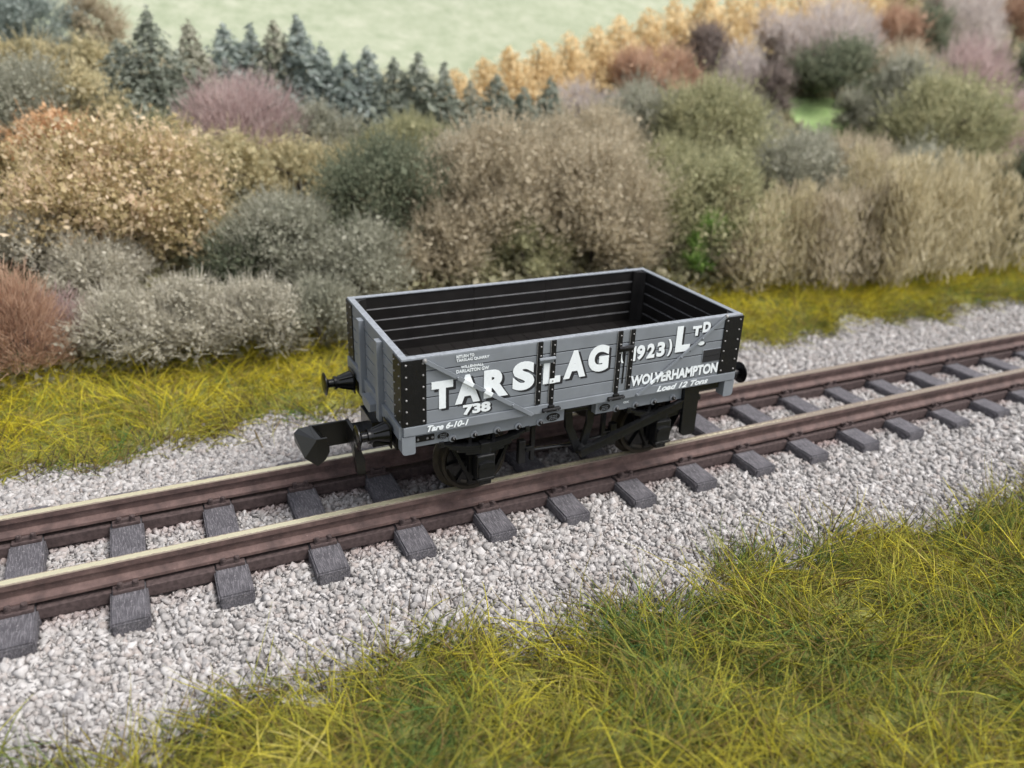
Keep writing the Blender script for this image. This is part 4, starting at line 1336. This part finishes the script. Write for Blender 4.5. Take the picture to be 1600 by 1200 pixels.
T = [
    # upper left
    (42, 92, 150, 105, 'broad', 'bluegreen', 'blue green tree at the top left corner of the wood'),
    (152, 84, 80, 90, 'broad', 'tan', 'small tan tree beside the blue green tree at the top left corner'),
    (60, 140, 110, 80, 'broad', 'paleolive', 'pale yellow tree just below the blue green corner tree'),
    (135, 150, 110, 85, 'broad', 'paleolive', 'pale yellow tree touching the first dark spruce'),
    (52, 248, 150, 140, 'broad', 'greygreen', 'rounded grey green tree at the left edge above the orange tree'),
    (150, 240, 125, 120, 'broad', 'paleolive', 'light olive tree between the grey green tree and the spruces'),
    (265, 262, 130, 70, 'broad', 'olive', 'low olive tree at the foot of the first spruces'),
    (385, 255, 215, 132, 'bare', 'pink', 'wide dome of bare pinkish twigs below the spruce row'),
    (505, 262, 110, 90, 'broad', 'greygreen', 'grey green tree on the spruce side of the pink dome tree'),
    # left middle
    (112, 335, 130, 140, 'broad', 'orange', 'tree with bright orange leaves at the crest of the autumn trees'),
    (30, 360, 120, 120, 'broad', 'autumn', 'yellow and orange autumn tree cut by the left edge'),
    (215, 400, 250, 190, 'broad', 'autumn', 'largest yellow brown autumn tree, left of the wagon'),
    (110, 425, 190, 150, 'broad', 'autumn', 'speckled autumn tree in front of the orange leaved one'),
    (345, 330, 160, 115, 'broad', 'paleolive', 'yellow olive tree between the autumn trees and the pink dome'),
    (470, 320, 150, 95, 'broad', 'paleolive', 'yellowish tree under the right side of the pink dome tree'),
    (545, 300, 100, 75, 'broad', 'paleolive', 'small pale yellow tree next to the dark grey tree above the wagon'),
    (640, 275, 150, 85, 'broad', 'olive', 'pale green leafy tree under the dark spruce group'),
    (300, 430, 130, 130, 'broad', 'autumn', 'brown speckled autumn tree beside the dark bush'),
    (600, 400, 200, 165, 'broad', 'darkgreen', 'dark grey green tree rising behind the coupling end of the wagon'),
    (455, 450, 190, 140, 'broad', 'greygreen', 'broad dark bush in the dip right of the autumn trees'),
    (380, 455, 130, 100, 'bush', 'darkgreen', 'dark rounded bush against the brown speckled autumn tree'),
    (560, 470, 190, 120, 'broad', 'greygreen', 'grey olive bush just behind the corner of the wagon'),
    (60, 440, 150, 100, 'bush', 'silver', 'silvery bush at the left edge above the red brown bush'),
    (160, 480, 150, 95, 'bush', 'silver', 'silvery bush below the speckled autumn tree'),
    (40, 590, 150, 170, 'bare', 'rust', 'red brown twiggy bush at the left edge of the rear grass'),
    (105, 560, 110, 110, 'bare', 'pink', 'purplish twiggy bush beside the red brown bush'),
    (205, 565, 150, 110, 'bush', 'silver', 'first pale silver bush behind the rear grass'),
    (305, 560, 170, 125, 'bush', 'silver', 'second pale silver bush behind the rear grass, the biggest'),
    (415, 555, 150, 115, 'bush', 'silver', 'third pale silver bush behind the rear grass'),
    (500, 550, 130, 105, 'bush', 'greygreen', 'grey bush meeting the grass behind the wagon buffer'),
    # centre
    (720, 300, 150, 90, 'broad', 'greygreen', 'grey green tree at the top of the big tan trees'),
    (770, 400, 230, 200, 'broad', 'tan', 'big tan tree above the middle of the wagon'),
    (900, 330, 190, 150, 'broad', 'tan', 'tan tree left of the olive tree, high above the wagon'),
    (920, 425, 210, 190, 'broad', 'tan', 'tan tree just above the far side of the wagon'),
    (690, 440, 150, 110, 'broad', 'tan', 'low tan bush above the corner of the wagon near the lettering end'),
    (815, 440, 150, 90, 'bush', 'olive', 'low olive bush peeping over the wagon side'),
    (985, 440, 110, 110, 'bush', 'tan', 'tan bush over the far right corner of the wagon'),
    (900, 215, 110, 80, 'bare', 'pinkgrey', 'pale pink grey twiggy tree below the larch ridge'),
    (960, 225, 90, 70, 'bare', 'pinkgrey', 'second pale twiggy tree, next to the orange brown dome'),
    (1018, 172, 140, 82, 'broad', 'rust', 'orange brown dome shaped tree in front of the larches'),
    (1000, 270, 150, 110, 'broad', 'greygreen', 'grey green tree under the orange brown dome tree'),
    (1092, 150, 80, 90, 'broad', 'darkbrown', 'dark brown tree standing against the golden ridge'),
    (1150, 175, 100, 90, 'bare', 'pinkgrey', 'pale twiggy tree between the two dark brown trees'),
    (1095, 305, 175, 150, 'broad', 'olive', 'large olive tree left of the bright green meadow'),
    (1100, 420, 190, 160, 'broad', 'olive', 'olive tree behind the far end of the wagon'),
    (1098, 452, 56, 110, 'bush', 'fresh', 'fresh green ivy covered bush behind the end of the wagon'),
    # right
    (1198, 200, 62, 78, 'broad', 'darkbrown', 'dark brown tree at the left end of the bright meadow'),
    (1205, 120, 90, 80, 'broad', 'pinkgrey', 'pale pinkish tree below the last larches'),
    (1290, 130, 180, 110, 'bare', 'pinkgrey', 'wide pale grey pink bare tree above the dark evergreen'),
    (1300, 186, 130, 100, 'broad', 'darkgreen', 'dark evergreen tree directly above the bright meadow'),
    (1322, 226, 46, 80, 'broad', 'greygreen', 'small tree standing in front of the bright meadow'),
    (1390, 235, 110, 120, 'broad', 'greygreen', 'grey tree at the right end of the bright meadow'),
    (1385, 110, 90, 80, 'broad', 'rust', 'brown tree next to the wide pale bare tree'),
    (1440, 115, 70, 90, 'broad', 'darkgreen', 'narrow dark green tree near the top right'),
    (1508, 100, 110, 105, 'bare', 'pinkgrey', 'pale bare tree close to the top right corner'),
    (1575, 95, 80, 95, 'broad', 'rust', 'russet tree in the top right corner'),
    (1500, 185, 160, 112, 'bare', 'pink', 'reddish purple twiggy tree below the top right corner'),
    (1590, 195, 70, 110, 'broad', 'darkgreen', 'dark green tree cut by the right edge under the russet tree'),
    (1460, 290, 190, 150, 'broad', 'olive', 'broad grey olive tree below the reddish purple tree'),
    (1560, 290, 120, 130, 'bare', 'pink', 'dull mauve bare tree at the right edge'),
    (1225, 350, 150, 115, 'broad', 'greygreen', 'grey green tree just below the bright meadow'),
    (1320, 340, 130, 110, 'broad', 'tan', 'tan tree behind the tall pale shrub'),
    (1200, 450, 170, 160, 'upright', 'reed', 'brownish upright shrub left of the tall pale shrub'),
    (1300, 445, 160, 175, 'upright', 'tan', 'darker upright shrub beside the tall pale shrub'),
    (1400, 440, 190, 205, 'upright', 'reed', 'tall pale straw coloured shrub behind the yellow grass'),
    (1505, 428, 150, 190, 'upright', 'reed', 'tall straw coloured shrub next to the dark green bush at the right edge'),
    (1585, 425, 110, 200, 'broad', 'darkgreen', 'dark green bush at the right edge above the yellow grass'),
    (1340, 60, 100, 84, 'plume', 'gold', 'pale golden tree on the skyline, just past the last of the larch row'),
    (1392, 50, 90, 84, 'broad', 'paleolive', 'pale yellow tree on the skyline above the brown tree'),
    (1455, 40, 90, 74, 'broad', 'pinkgrey', 'faint pinkish tree on the skyline above the narrow dark green tree'),
    (1540, 30, 100, 74, 'broad', 'tan', 'pale tan tree on the skyline behind the russet corner tree'),
    (1262, 168, 80, 70, 'broad', 'darkbrown', 'small dark brown tree tucked left of the dark evergreen'),
    (1150, 258, 120, 78, 'broad', 'greygreen', 'grey green tree in the hollow left of the meadow, under the dark brown trees'),
    (1395, 175, 120, 85, 'broad', 'tan', 'tan tree on the slope above the right end of the meadow'),
    (1450, 170, 90, 70, 'broad', 'greygreen', 'grey tree wedged left of the reddish purple tree'),
    (1262, 268, 110, 44, 'bush', 'greygreen', 'low grey scrub along the lower left edge of the meadow'),
    (1345, 280, 130, 48, 'bush', 'olive', 'low olive scrub along the lower right edge of the meadow'),
    (1420, 360, 150, 110, 'broad', 'greygreen', 'grey green tree behind the tall straw coloured shrubs'),
    (1030, 345, 120, 110, 'broad', 'olive', 'olive tree between the tan trees and the large olive tree'),
    (640, 350, 120, 90, 'broad', 'tan', 'small tan tree left of the biggest tan tree'),
    (1150, 458, 110, 90, 'bush', 'tan', 'low tan bush over the yellow grass beyond the wagon'),
]
for (x, y, w, h, kind, pal, lab) in T:
    g = {'broad': 'broadleaf trees of the wood', 'bare': 'bare twiggy trees of the wood', 'bush': 'bushes at the foot of the wood', 'upright': 'upright shrubs behind the grass', 'plume': 'broadleaf trees of the wood'}[kind]
    tree(x, y, w, h, kind, pal, lab, {'broad': 'tree', 'bare': 'tree', 'bush': 'bush', 'upright': 'shrub', 'plume': 'tree'}[kind], g)

# the small bright meadow seen through the trees
mc, mu = on_hill(1290, 200)
def meadow():
    m, nt, b = new_mat('meadow_grass')
    nt.links.new(ramp(nt, noise(nt, 3.0, 5.0), [(0.3, (0.25, 0.38, 0.13)), (0.7, (0.36, 0.48, 0.20))]), b.inputs['Base Color'])
    b.inputs['Roughness'].default_value = 0.95
    xs = np.linspace(mc.x - 66 * mu, mc.x + 66 * mu, 26)
    ys = np.linspace(mc.y - 0.7, mc.y + 0.95, 14)
    return grid('meadow', xs, ys, m, 0.05)
tag(meadow(), kind='structure')

# low undergrowth covering the woodland floor
def undergrowth():
    n = 130000
    x = RNG.uniform(-9, 42, n)
    y = HILL_Y + 0.1 + (7.2 + 0.30 * np.maximum(x - 6, 0)) * RNG.random(n) ** 1.1
    keep = ~((np.abs(x - mc.x) < 62 * mu) & (y > mc.y - 0.8) & (y < mc.y + 1.0))
    x, y = x[keep], y[keep]
    lump = 0.5 + 0.5 * np.sin(1.3 * x + 0.7 * y) * np.sin(1.1 * y - 0.4 * x)
    z = ground_z(x, y) + RNG.random(len(x)) * (0.15 + 0.50 * lump) * np.clip((11.0 - y) / 3.0, 0.15, 1.0)
    V, F = leaves(np.stack([x, y, z], 1), None, 0.07)
    return np_mesh('undergrowth', V, F, M['leaf_undergrowth'])
tag(undergrowth(), 'low olive brown undergrowth covering the woodland floor', 'undergrowth', kind='stuff')
